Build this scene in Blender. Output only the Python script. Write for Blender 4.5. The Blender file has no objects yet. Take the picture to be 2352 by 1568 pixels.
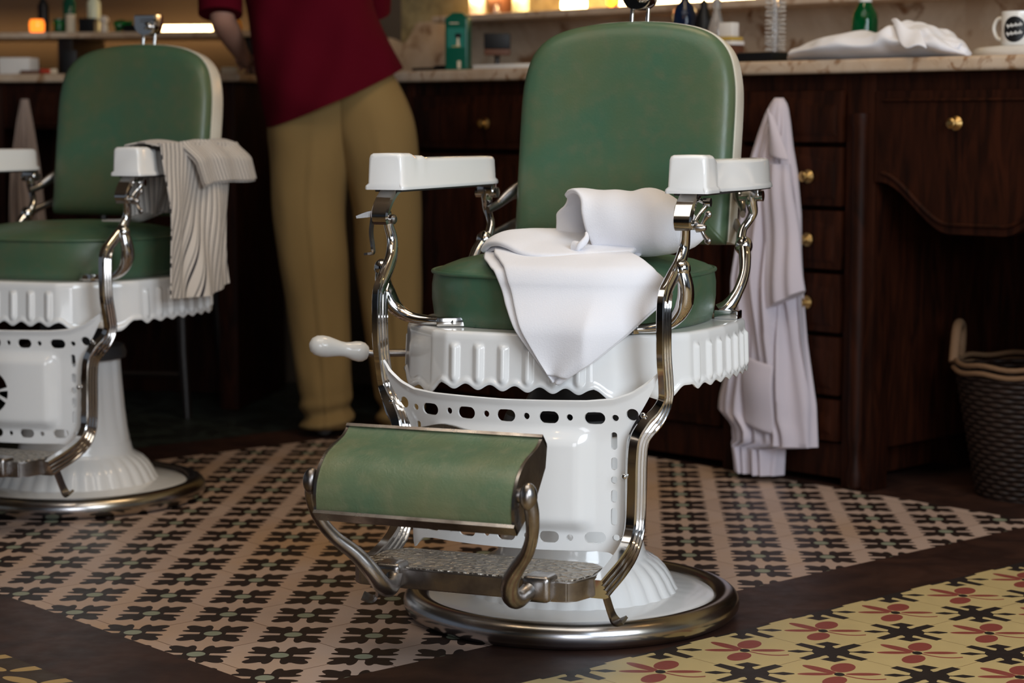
import bpy, bmesh, math, random
from mathutils import Vector, Matrix, noise
random.seed(7)
R = math.radians
C = bpy.context.scene.collection
SC = bpy.context.scene

# ------------------------------------------------------------------ camera, world, lights, exposure
cam = bpy.data.cameras.new('camera'); camo = bpy.data.objects.new('camera', cam); C.objects.link(camo)
camo.location = (0, 0, .877); camo.rotation_euler = (R(90 - 6.021), 0, 0)
cam.sensor_width = 36; cam.lens = 4750 / 2352 * 36; cam.clip_start = .05; cam.clip_end = 60
cam.dof.use_dof = True; cam.dof.focus_distance = 3.42; cam.dof.aperture_fstop = 4.3
SC.camera = camo
SC.view_settings.view_transform = 'Standard'; SC.view_settings.look = 'None'
SC.view_settings.gamma = 1; SC.view_settings.use_curve_mapping = False
SC.view_settings.exposure = 0.2
w = bpy.data.worlds.new('world'); SC.world = w; w.use_nodes = True
w.node_tree.nodes['Background'].inputs[0].default_value = (.75, .85, 1, 1)
w.node_tree.nodes['Background'].inputs[1].default_value = .12

def area(name, loc, target, sx, sy, power, col, spread=180):
    l = bpy.data.lights.new(name, 'AREA'); l.shape = 'RECTANGLE'; l.size = sx; l.size_y = sy
    l.energy = power; l.color = col; l.spread = R(spread)
    o = bpy.data.objects.new(name, l); C.objects.link(o); o.location = loc
    o.rotation_euler = (Vector(target) - Vector(loc)).to_track_quat('-Z', 'Y').to_euler()
    return o
area('daylight_shop_window', (2.0, .3, 1.9), (.35, 3.7, .5), 1.8, 1.8, 92, (.80, .90, 1))
area('overhead_reflection_fill', (-.2, 2.7, 2.95), (-.2, 2.9, 0), 2.2, 1.5, 20, (1, .93, .82))  # added overhead fill with no skylight behind it; brightens chrome reflections from above
area('low_front_fill', (.2, -1.9, 1.15), (.1, 3.6, .5), 1.5, 2.0, 42, (.92, .95, 1))  # added low fill behind the camera, puts a cool highlight on the base ring
area('ceiling_lamp_light', (.4, 4.3, 2.75), (.3, 4.2, 0), .7, .7, 9, (1, .74, .45))

# ------------------------------------------------------------------ node helper
class M:
    """a material whose node sockets can be combined with + - * / and functions"""
    def __init__(s, name):
        s.m = bpy.data.materials.new(name); s.m.use_nodes = True
        s.t = s.m.node_tree; s.b = s.t.nodes['Principled BSDF']
    def node(s, kind, **kw):
        n = s.t.nodes.new(kind)
        for k, v in kw.items(): setattr(n, k, v)
        return n
    def put(s, sock, v):
        if isinstance(v, X): s.t.links.new(v.s, sock)
        elif isinstance(v, bpy.types.NodeSocket): s.t.links.new(v, sock)
        else: sock.default_value = v
    def math(s, op, *a):
        n = s.node('ShaderNodeMath', operation=op)
        for i, v in enumerate(a): s.put(n.inputs[i], v)
        return X(s, n.outputs[0])
    def coord(s, which='Object'):
        n = s.node('ShaderNodeTexCoord'); return n.outputs[which]
    def pos(s):
        n = s.node('ShaderNodeNewGeometry'); sp = s.node('ShaderNodeSeparateXYZ'); s.t.links.new(n.outputs['Position'], sp.inputs[0])
        return [X(s, o) for o in sp.outputs]
    def noise(s, scale, detail=3, vec=None, rough=.5, dist=0):
        n = s.node('ShaderNodeTexNoise'); n.inputs['Scale'].default_value = scale; n.inputs['Detail'].default_value = detail
        n.inputs['Roughness'].default_value = rough; n.inputs['Distortion'].default_value = dist
        s.t.links.new(vec if vec is not None else s.coord(), n.inputs['Vector']); return X(s, n.outputs[0])
    def ramp(s, v, *stops):
        n = s.node('ShaderNodeValToRGB'); e = n.color_ramp.elements
        while len(e) < len(stops): e.new(.5)
        for el, (p, c) in zip(e, stops):
            el.position = p; el.color = (*c, 1) if len(c) == 3 else c
        s.put(n.inputs[0], v); return n.outputs[0]
    def mix(s, f, a, b):
        n = s.node('ShaderNodeMix', data_type='RGBA')
        s.put(n.inputs[0], f)
        for i, v in ((6, a), (7, b)):
            if isinstance(v, tuple): n.inputs[i].default_value = (*v, 1) if len(v) == 3 else v
            else: s.put(n.inputs[i], v)
        return n.outputs[2]
    def bump(s, h, strength=.3, dist=.001):
        n = s.node('ShaderNodeBump'); n.inputs['Strength'].default_value = strength; n.inputs['Distance'].default_value = dist
        s.put(n.inputs['Height'], h); s.t.links.new(n.outputs[0], s.b.inputs['Normal'])
    def set(s, **kw):
        names = dict(col='Base Color', rough='Roughness', metal='Metallic', coat='Coat Weight', spec='Specular IOR Level', sheen='Sheen Weight', trans='Transmission Weight', ior='IOR', sss='Subsurface Weight')
        for k, v in kw.items():
            so = s.b.inputs[names[k]]
            if isinstance(v, tuple): so.default_value = (*v, 1)
            else: s.put(so, v)
        return s
    def emit(s, col, st):
        s.b.inputs['Emission Color'].default_value = (*col, 1); s.b.inputs['Emission Strength'].default_value = st; return s

class X:
    def __init__(s, m, sock): s.m, s.s = m, sock
    def __add__(s, o): return s.m.math('ADD', s, o)
    def __radd__(s, o): return s.m.math('ADD', o, s)
    def __sub__(s, o): return s.m.math('SUBTRACT', s, o)
    def __rsub__(s, o): return s.m.math('SUBTRACT', o, s)
    def __mul__(s, o): return s.m.math('MULTIPLY', s, o)
    def __rmul__(s, o): return s.m.math('MULTIPLY', o, s)
    def __truediv__(s, o): return s.m.math('DIVIDE', s, o)
    def __abs__(s): return s.m.math('ABSOLUTE', s)
    def __lt__(s, o): return s.m.math('LESS_THAN', s, o)
    def __gt__(s, o): return s.m.math('GREATER_THAN', s, o)
    def mx(s, o): return s.m.math('MAXIMUM', s, o)
    def mn(s, o): return s.m.math('MINIMUM', s, o)
    def rnd(s): return s.m.math('ROUND', s)
    def mod(s, o): return s.m.math('FLOORED_MODULO', s, o)

def plain(name, col, rough=.5, **kw):
    m = M(name); m.set(col=col, rough=rough, **kw); return m.m

# ------------------------------------------------------------------ materials
def mk_leather(name, a, b, worn):
    m = M(name)
    n1 = m.noise(7, 4); n2 = m.noise(38, 5)
    c = m.mix(m.ramp(n1, (.36, (0, 0, 0)), (.68, (1, 1, 1))), a, b)
    c = m.mix(m.math('MULTIPLY', m.ramp(n2, (.5, (0, 0, 0)), (.75, (1, 1, 1))), .35), c, worn)
    m.set(col=c, rough=m.math('ADD', .27, m.math('MULTIPLY', n2, .2)), spec=.45)
    cr = m.noise(240, 4, dist=1.2)
    m.bump(m.math('ADD', cr, m.math('MULTIPLY', m.noise(70, 5, dist=2.5), 1.6)), .12 + (.16 if 'worn' in name else 0), .0012); return m.m
leather = mk_leather('green_leather', (.054, .122, .072), (.088, .120, .060), (.13, .125, .07))
leather_worn = mk_leather('worn_green_leather', (.098, .155, .088), (.175, .182, .092), (.24, .225, .13))
m = M('white_enamel'); n = m.noise(5, 3)
m.set(col=m.mix(n, (.80, .80, .79), (.86, .86, .86)), rough=.13, coat=.3); enamel = m.m
m = M('cream_enamel'); n = m.noise(9, 3)
m.set(col=m.mix(m.ramp(n, (.35, (0, 0, 0)), (.65, (1, 1, 1))), (.66, .60, .50), (.74, .70, .60)), rough=.28); cream_enamel = m.m
m = M('chrome'); n = m.noise(30, 3)
m.set(col=(.66, .65, .64), metal=1.0, rough=m.math('ADD', .05, m.math('MULTIPLY', n, .10))); chrome = m.m
m = M('worn_chrome'); n = m.noise(22, 5); n3 = m.noise(120, 3)
m.set(col=m.mix(m.ramp(n, (.35, (0, 0, 0)), (.7, (1, 1, 1))), (.46, .44, .43), (.17, .15, .14)), metal=1.0, rough=m.math('ADD', .16, m.math('MULTIPLY', n, .28))); m.bump(n3, .15, .0005); worn_chrome = m.m
m = M('embossed_steel'); v = m.node('ShaderNodeTexVoronoi'); v.inputs['Scale'].default_value = 75; m.t.links.new(m.coord(), v.inputs['Vector'])
n = m.noise(60, 4, dist=2)
m.set(col=m.mix(n, (.50, .46, .40), (.20, .17, .14)), metal=1.0, rough=.34)
m.bump(m.math('ADD', X(m, v.outputs[0]), n), 1.0, .007); embossed = m.m
m = M('brushed_ring_steel'); n = m.noise(6, 4)
m.set(col=m.mix(m.ramp(n, (.4, (0, 0, 0)), (.62, (1, 1, 1))), (.55, .56, .60), (.42, .37, .30)), metal=1.0, rough=.24); ring_steel = m.m
darksteel = plain('dark_painted_iron', (.035, .034, .036), .42)
m = M('white_terry'); n = m.noise(420, 3); n2 = m.noise(9, 3)
m.set(col=m.mix(n2, (.77, .77, .82), (.82, .82, .86)), rough=.95, sheen=.25); m.bump(n, .35, .0012); terry = m.m
m = M('robe_cotton'); n = m.noise(300, 2); m.set(col=(.56, .50, .55), rough=.9, sheen=.2); m.bump(n, .2, .0008); robe_mat = m.m
beige_cloth = plain('beige_cotton', (.34, .26, .22), .9)
m = M('striped_cloth'); uv = m.node('ShaderNodeSeparateXYZ'); m.t.links.new(m.coord('UV'), uv.inputs[0])
u = X(m, uv.outputs[0]); fr = abs((u * 1.0).mod(1.0) - .5)
fr2 = abs((u + .30).mod(1.0) - .5)
st = (fr < .085).mx((fr2 < .05) * .7)
m.set(col=m.mix(st, (.62, .56, .50), (.035, .032, .038)), rough=.92, sheen=.2)
m.bump(m.noise(350, 2), .25, .0008); striped = m.m
m = M('mahogany'); mp = m.node('ShaderNodeMapping'); mp.inputs['Scale'].default_value = (6, 6, .8); m.t.links.new(m.coord(), mp.inputs[0])
n = m.noise(5, 6, vec=mp.outputs[0], dist=1.5)
m.set(col=m.mix(m.ramp(n, (.35, (0, 0, 0)), (.7, (1, 1, 1))), (.010, .0028, .0013), (.034, .0086, .0033)), rough=.50, spec=.13); mahogany = m.m
m = M('cream_marble'); n = m.noise(5, 8, rough=.65, dist=1.2); n2 = m.noise(14, 5, dist=2)
c = m.mix(m.ramp(n, (.40, (0, 0, 0)), (.62, (1, 1, 1))), (.50, .37, .26), (.60, .48, .37))
c = m.mix(m.ramp(n2, (.56, (0, 0, 0)), (.70, (1, 1, 1))), c, (.30, .17, .09)); m.set(col=c, rough=.25); marble = m.m
m = M('wall_marble'); n = m.noise(4, 8, rough=.6, dist=.8); n2 = m.noise(11, 4, dist=1)
c = m.mix(m.ramp(n, (.38, (0, 0, 0)), (.62, (1, 1, 1))), (.42, .30, .20), (.58, .46, .34))
c = m.mix(m.ramp(n2, (.55, (0, 0, 0)), (.68, (1, 1, 1))), c, (.22, .11, .05)); m.set(col=c, rough=.45); wallmarble = m.m
m = M('rough_stone'); n = m.noise(9, 8, rough=.7); m.set(col=m.ramp(n, (.3, (.12, .10, .05)), (.5, (.34, .27, .13)), (.7, (.42, .36, .21))), rough=.8); m.bump(n, .5, .01); stone = m.m
plaster = plain('plaster', (.055, .038, .024), .85)
ceilmat = plain('cream_ceiling', (.24, .19, .14), .8)
darkwood = plain('dark_wood', (.009, .0045, .003), .4)
brass = plain('brass', (.55, .36, .14), .28, metal=1.0)
porcelain = plain('white_porcelain', (.80, .79, .76), .2, coat=.3)
black_plastic = plain('black_plastic', (.005, .005, .006), .45, spec=.3)
khaki = M('khaki_cotton'); khaki.set(col=khaki.mix(khaki.noise(3, 3), (.22, .135, .043), (.265, .172, .062)), rough=.9); khaki.bump(khaki.noise(260, 2), .2, .0008); khaki = khaki.m
burgundy = M('burgundy_cotton'); burgundy.set(col=(.078, .0016, .008), rough=.9, spec=.08); burgundy.bump(burgundy.noise(260, 2), .2, .0008); burgundy = burgundy.m
skin = plain('skin', (.46, .24, .17), .5, sss=.05)
hairm = plain('dark_hair', (.02, .015, .01), .6)
shoe = plain('dark_shoe_leather', (.02, .014, .010), .35)
def glass(name, col, rough=.05):
    m = M(name); m.set(col=col, rough=rough, trans=.85, ior=1.4); return m.m
greenglass = glass('green_glass', (.0, .20, .06)); tealglass = glass('teal_glass', (.02, .22, .18)); clearglass = glass('clear_glass', (.85, .85, .85)); amberglass = glass('amber_glass', (.85, .22, .02)); blueglass = glass('navy_glass', (.02, .05, .16))
lampwhite = M('warm_lamp_strip').set(col=(1, 1, 1)).emit((1, .66, .30), 14).m
bulbm = M('warm_bulb').set(col=(1, 1, 1)).emit((1, .62, .28), 60).m

# the floor: one pattern in world metres
def floor_material():
    m = M('patterned_cement_tiles')
    x, y, z = m.pos()
    th = R(3.2813); s = .14013; cs, sn = math.cos(th), math.sin(th)
    X0 = x - (-.5094); Y0 = y - 3.6439
    i = (X0 * cs - Y0 * sn) / s; j = (X0 * sn + Y0 * cs) / s
    def ell(a, b, ca, cb, ang, ra, rb):
        c, q = math.cos(R(ang)), math.sin(R(ang)); p = a - ca; r = b - cb
        e1 = (p * c + r * q) / ra; e2 = (r * c - p * q) / rb
        return (e1 * e1 + e2 * e2) < 1.0
    A = i + j; B = i - j
    # pink field
    fx = abs(i - i.rnd()); fy = abs(j - j.rnd()); hi = fx.mx(fy); lo = fx.mn(fy); rr = fx * fx + fy * fy
    petal = ell(hi, lo, .222, .214, 42, .212, .092).mx(ell(hi, lo, .252, .106, 4, .152, .060)).mx(ell(hi, lo, .20, .145, 28, .14, .094)).mx(rr < .0272)
    green = rr < .0125
    def joint(P, Q, wd):
        a = abs(P / 2.0 - (P / 2.0).rnd()); b = abs(Q / 2.0 - (Q / 2.0).rnd()); return a.mn(b) < wd
    nz = m.noise(1.6, 4, vec=m.coord()); nf = m.noise(30, 3)
    tilevar = m.node('ShaderNodeTexWhiteNoise'); cv = m.node('ShaderNodeCombineXYZ')
    m.put(cv.inputs[0], (A / 2.0).m.math('FLOOR', A / 2.0)); m.put(cv.inputs[1], m.math('FLOOR', B / 2.0)); m.t.links.new(cv.outputs[0], tilevar.inputs[0])
    base = m.mix(X(m, tilevar.outputs[0]), (.46, .33, .265), (.52, .385, .315))
    base = m.mix(m.ramp(nz, (.45, (0, 0, 0)), (.7, (1, 1, 1))), base, (.46, .28, .15))
    pink = m.mix(joint(A, B, .005), base, (.16, .09, .055))
    pink = m.mix(petal, pink, (.022, .0125, .010)); pink = m.mix(green, pink, (.26, .28, .20))
    # yellow field
    U = (i - 7.53) / 1.02; V = (j + 1.46) / 1.02; rU = U.rnd(); rV = V.rnd(); du = U - rU; dv = V - rV
    odd = (rU + rV).mod(2.0) > .5
    ax = abs(du); ay = abs(dv); q = abs(ax - ay) * .7071; p = (ax + ay) * .7071
    cross = ((p < .50) * (q < .085 + p * (-.05))).mx(((ax * ax + ay * ay) < .048))
    cross = cross.mx((abs(ay - .35) / .12 + ax / .16) < 1.0).mx((ax < .045) * (ay < .36))
    cross = cross.mx((abs(ax - .38) / .16 + ay / .07) < 1.0).mx((ay < .018) * (ax < .38))
    cross = cross * ((ell(ax, ay, .115, .26, 60, .10, .035)) < .5)
    fl = ell(du, dv, -.27, .0, 2, .20, .058).mx(ell(du, dv, .27, .02, 3, .20, .058)).mx(ell(du, dv, -.205, .205, 134, .245, .075))
    fl = fl.mx(ell(du, dv, .07, .29, 70, .21, .135)).mx(ell(du, dv, -.08, -.28, 64, .205, .125))
    fl = fl.mx((abs(dv + .2 - (du - .36) * (du - .36) * 1.7) < .022) * (du > .04) * (du < .5))
    cen = (du * du + dv * dv * .6) < .0034
    P2 = U + V; Q2 = U - V
    ybase = m.mix(nf, (.50, .385, .185), (.56, .43, .20)); yel = m.mix(joint(P2, Q2, .004), ybase, (.24, .16, .07))
    yel = m.mix(fl * odd, yel, (.25, .058, .045)); yel = m.mix(cen * odd, yel, (.02, .015, .014))
    yel = m.mix(cross * (1.0 - odd), yel, (.022, .016, .015))
    # brown leaf tiles at far left
    br = m.mix(ell(fx, fy, .25, .25, 30, .26, .09), (.045, .026, .014), (.42, .27, .10))
    dark = m.mix(m.ramp(m.noise(8, 5, dist=1), (.4, (0, 0, 0)), (.7, (1, 1, 1))), (.026, .011, .008), (.052, .022, .014))
    col = m.mix((B > 4.86) .mx(A < -2.3).mx(A > 18.45).mx(B < -15.7), pink, dark)
    rug = m.mix(m.ramp(m.noise(14, 4, dist=1), (.4, (0, 0, 0)), (.6, (1, 1, 1))), (.012, .014, .012), (.030, .040, .034))
    col = m.mix(B < -17.8, col, rug)
    col = m.mix((B > 6.97) * (A > -4.4), col, yel); col = m.mix(A < -4.4, col, br)
    m.set(col=col, rough=m.math('ADD', .34, m.math('MULTIPLY', nf, .22)), spec=.35)
    m.bump(m.noise(90, 3), .05, .001)
    return m.m
floor_mat = floor_material()

# ------------------------------------------------------------------ mesh helpers
def mesh(name, vs, fs, mat, parent=None, smooth=True, angle=38, uv=None, loc=None):
    me = bpy.data.meshes.new(name); me.from_pydata([tuple(v) for v in vs], [], [tuple(f) for f in fs]); me.validate()
    bm = bmesh.new(); bm.from_mesh(me)
    bmesh.ops.recalc_face_normals(bm, faces=bm.faces[:]); bm.to_mesh(me); bm.free()
    if uv:
        l = me.uv_layers.new(name='UVMap')
        for lp in me.loops: l.data[lp.index].uv = uv[lp.vertex_index]
    return finish(name, me, mat, parent, smooth, angle, loc)
def finish(name, me, mat, parent=None, smooth=True, angle=38, loc=None):
    if smooth:
        me.polygons.foreach_set('use_smooth', [True] * len(me.polygons)); me.set_sharp_from_angle(angle=R(angle))
    if mat and not me.materials: me.materials.append(mat)
    o = bpy.data.objects.new(name, me); C.objects.link(o)
    if parent: o.parent = parent
    if loc: o.location = loc
    return o
def frommods(name, o, mat, parent, smooth=True, angle=38):
    dg = bpy.context.evaluated_depsgraph_get(); me = bpy.data.meshes.new_from_object(o.evaluated_get(dg))
    me.name = name; old = o.data; bpy.data.objects.remove(o)
    return finish(name, me, mat, parent, smooth, angle)
class G:
    """collects shapes into one mesh"""
    def __init__(s): s.v = []; s.f = []
    def add(s, vs, fs):
        n = len(s.v); s.v += [tuple(v) for v in vs]; s.f += [tuple(i + n for i in f) for f in fs]; return s
    def box(s, x0, x1, y0, y1, z0, z1, bev=0.0, seg=2, rot=None, at=None):
        bm = bmesh.new(); bmesh.ops.create_cube(bm, size=1)
        for v in bm.verts: v.co = Vector(((x0 + x1) / 2 + v.co.x * (x1 - x0), (y0 + y1) / 2 + v.co.y * (y1 - y0), (z0 + z1) / 2 + v.co.z * (z1 - z0)))
        if bev: bmesh.ops.bevel(bm, geom=bm.edges[:], offset=bev, segments=seg, profile=.6, affect='EDGES')
        return s.bm(bm, rot, at)
    def bm(s, bm, rot=None, at=None):
        bm.verts.ensure_lookup_table(); T = (Matrix.Translation(at) if at else Matrix()) @ (rot.to_4x4() if rot else Matrix())
        for i, v in enumerate(bm.verts): v.index = i
        s.add([T @ v.co for v in bm.verts], [[v.index for v in f.verts] for f in bm.faces]); bm.free(); return s
    def sphere(s, c, r, sc=(1, 1, 1), seg=20):
        bm = bmesh.new(); bmesh.ops.create_uvsphere(bm, u_segments=seg, v_segments=seg // 2 + 2, radius=r)
        for v in bm.verts: v.co = Vector((v.co.x * sc[0], v.co.y * sc[1], v.co.z * sc[2])) + Vector(c)
        return s.bm(bm)
    def lathe(s, prof, n=32, at=(0, 0, 0), axis=None, mod=None):
        """prof: list of (r, z); axis: direction of z"""
        q = Vector((0, 0, 1)).rotation_difference(Vector(axis)) if axis else None
        vs = []
        for k, (r, z) in enumerate(prof):
            for a in range(n):
                t = 2 * math.pi * a / n; rr = r + (mod(k, t) if mod else 0)
                p = Vector((rr * math.cos(t), rr * math.sin(t), z)); p = q @ p if q else p
                vs.append(p + Vector(at))
        fs = [(k * n + a, k * n + (a + 1) % n, (k + 1) * n + (a + 1) % n, (k + 1) * n + a) for k in range(len(prof) - 1) for a in range(n)]
        fs.append(tuple(range(n))); m_ = (len(prof) - 1) * n; fs.append(tuple(range(m_ + n - 1, m_ - 1, -1)))
        return s.add(vs, fs)
    def sweep(s, path, prof, side=(1, 0, 0), scale=None, cap=True, steps=1):
        """prof: closed list of (a, b): a along the side direction, b along the other one"""
        P = [Vector(p) for p in path]
        S = scale or [1] * len(P)
        if steps > 1: P, S = smooth_path(P, S, steps)
        n = len(prof); vs = []
        for k, p in enumerate(P):
            t = (P[min(k + 1, len(P) - 1)] - P[max(k - 1, 0)]).normalized()
            sd = Vector(side); sd = (sd - t * sd.dot(t)).normalized(); up = t.cross(sd)
            sc = S[k]; sa, sb = sc if isinstance(sc, (tuple, list)) else (sc, sc)
            vs += [p + sd * a * sa + up * b * sb for a, b in prof]
        fs = [(k * n + a, k * n + (a + 1) % n, (k + 1) * n + (a + 1) % n, (k + 1) * n + a) for k in range(len(P) - 1) for a in range(n)]
        if cap: m_ = (len(P) - 1) * n; fs += [tuple(range(n)), tuple(range(m_ + n - 1, m_ - 1, -1))]
        return s.add(vs, fs)
    def tube(s, path, r, n=12, steps=6, scale=None): return s.sweep(path, circ(r, n), side=(.31, .52, .79), steps=steps, scale=scale)
    def build(s, name, mat, parent=None, **kw): return mesh(name, s.v, s.f, mat, parent, **kw)
def circ(r, n=12, ry=None): return [(r * math.cos(2 * math.pi * k / n), (ry or r) * math.sin(2 * math.pi * k / n)) for k in range(n)]
def cr(p0, p1, p2, p3, t):
    return .5 * ((2 * p1) + (p2 - p0) * t + (2 * p0 - 5 * p1 + 4 * p2 - p3) * t * t + (3 * p1 - p0 - 3 * p2 + p3) * t ** 3)
def smooth_path(P, S, steps):
    out = []; so = []
    for k in range(len(P) - 1):
        a, b, c, d = P[max(k - 1, 0)], P[k], P[k + 1], P[min(k + 2, len(P) - 1)]
        for q in range(steps):
            t = q / steps; out.append(cr(a, b, c, d, t))
            s0, s1 = S[k], S[k + 1]
            so.append(tuple(x + (y - x) * t for x, y in zip(s0, s1)) if isinstance(s0, (tuple, list)) else s0 + (s1 - s0) * t)
    out.append(P[-1]); so.append(S[-1]); return out, so
def curve1(pts, t):
    """smooth value through (t, v) pairs"""
    if t <= pts[0][0]: return pts[0][1]
    for k in range(len(pts) - 1):
        a, b = pts[k], pts[k + 1]
        if t <= b[0]:
            u_ = (t - a[0]) / (b[0] - a[0]); p0 = pts[max(k - 1, 0)][1]; p3 = pts[min(k + 2, len(pts) - 1)][1]
            return cr(p0, a[1], b[1], p3, u_)
    return pts[-1][1]
def lin(pts, t):
    if t <= pts[0][0]: return pts[0][1]
    for a, b in zip(pts, pts[1:]):
        if t <= b[0]: return a[1] + (b[1] - a[1]) * (t - a[0]) / (b[0] - a[0])
    return pts[-1][1]
def grid(nu, nv, fn, closed_u=False):
    vs = [fn(i / (nu if closed_u else nu - 1), j / (nv - 1)) for j in range(nv) for i in range(nu)]
    fs = [(j * nu + i, j * nu + (i + 1) % nu, (j + 1) * nu + (i + 1) % nu, (j + 1) * nu + i) for j in range(nv - 1) for i in range(nu if closed_u else nu - 1)]
    return vs, fs
def sheet(name, nu, nv, fn, thick, mat, parent=None, uvf=None, sub=0, loc=None):
    vs, fs = grid(nu, nv, fn); n = len(vs)
    uv = [uvf(i / (nu - 1), j / (nv - 1)) for j in range(nv) for i in range(nu)] if uvf else None
    me = bpy.data.meshes.new(name); me.from_pydata([tuple(v) for v in vs], [], fs)
    if uv:
        l = me.uv_layers.new(name='UVMap')
        for lp in me.loops: l.data[lp.index].uv = uv[lp.vertex_index]
    o = bpy.data.objects.new(name, me); C.objects.link(o)
    md = o.modifiers.new('s', 'SOLIDIFY'); md.thickness = thick; md.offset = 0
    if sub: md = o.modifiers.new('u', 'SUBSURF'); md.levels = sub
    o = frommods(name, o, mat, parent, angle=80)
    if loc: o.location = loc
    return o
def ss(a, b, x):
    t = max(0, min(1, (x - a) / (b - a))); return t * t * (3 - 2 * t)
def nz(x, y, z=0): return noise.noise(Vector((x, y, z)))

# ------------------------------------------------------------------ things and their names
def tag(o, label=None, cat=None, group=None, kind=None):
    for k, v in (('label', label), ('category', cat), ('group', group), ('kind', kind)):
        if v: o[k] = v
    return o
def empty(name, loc, rz=0, **kw):
    o = bpy.data.objects.new(name, None); C.objects.link(o); o.location = loc; o.rotation_euler = (0, 0, rz); o.empty_display_size = .1
    return tag(o, **kw)
def copy_tree(o, parent=None):
    c = o.copy(); C.objects.link(c); c.parent = parent
    for ch in list(o.children): copy_tree(ch, c)
    return c
def frame(o, phi):
    """world matrix of a local frame turned clockwise by phi degrees"""
    return Matrix.Translation(Vector(o)) @ Matrix.Rotation(R(-phi), 4, 'Z')
# ------------------------------------------------------------------ the setting
def quad(name, pts, mat, kind='structure', **kw):
    return tag(mesh(name, pts, [tuple(range(len(pts)))], mat, smooth=False), kind=kind, **kw)
vs = [(-7, -3, 0), (7, -3, 0), (7, 9, 0), (-7, 9, 0)]
tag(G().add([(x, y, z) for z in (-.05, 0) for x, y, _ in vs], [(0, 3, 2, 1), (4, 5, 6, 7), (0, 1, 5, 4), (1, 2, 6, 5), (2, 3, 7, 6), (3, 0, 4, 7)]).build('floor', floor_mat, smooth=False), kind='structure')
WK = frame((.832, 4.91, 0), 45.6)          # the right-hand counter: x along it, y into the wall
WL = frame((-1.59, 6.42, 0), 9)            # the left-hand counter
def wall(name, T, x0, x1, y0, y1, z0, z1, mat):
    o = G().box(x0, x1, y0, y1, z0, z1).build(name, mat, smooth=False); o.matrix_world = T; tag(o, kind='structure'); return o
wall('wall_right', WK, -2.45, 3.0, .56, .70, 0, 3.0, stone)
wall('wall_left', WL, -3.2, 1.78, .70, .84, 0, 3.0, plaster)
w2 = [( .9, 5.7), (-.6, 7.0)]
# ceiling and the wall behind the camera with its shop window opening
tag(G().box(-7, 7, -3, 9, 3.0, 3.05).build('ceiling', ceilmat, smooth=False), kind='structure')
g = G(); g.box(-7, -2.6, -2.35, -2.2, 0, 3.0); g.box(-1.2, .3, -2.35, -2.2, 0, 3.0); g.box(3.0, 7, -2.35, -2.2, 0, 3.0)
g.box(.3, 3.0, -2.35, -2.2, 0, .7); g.box(-2.6, -1.2, -2.35, -2.2, 2.75, 3.0); g.box(.3, 3.0, -2.35, -2.2, 2.75, 3.0)
tag(g.build('wall_front', darkwood, smooth=False), kind='structure')

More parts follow.
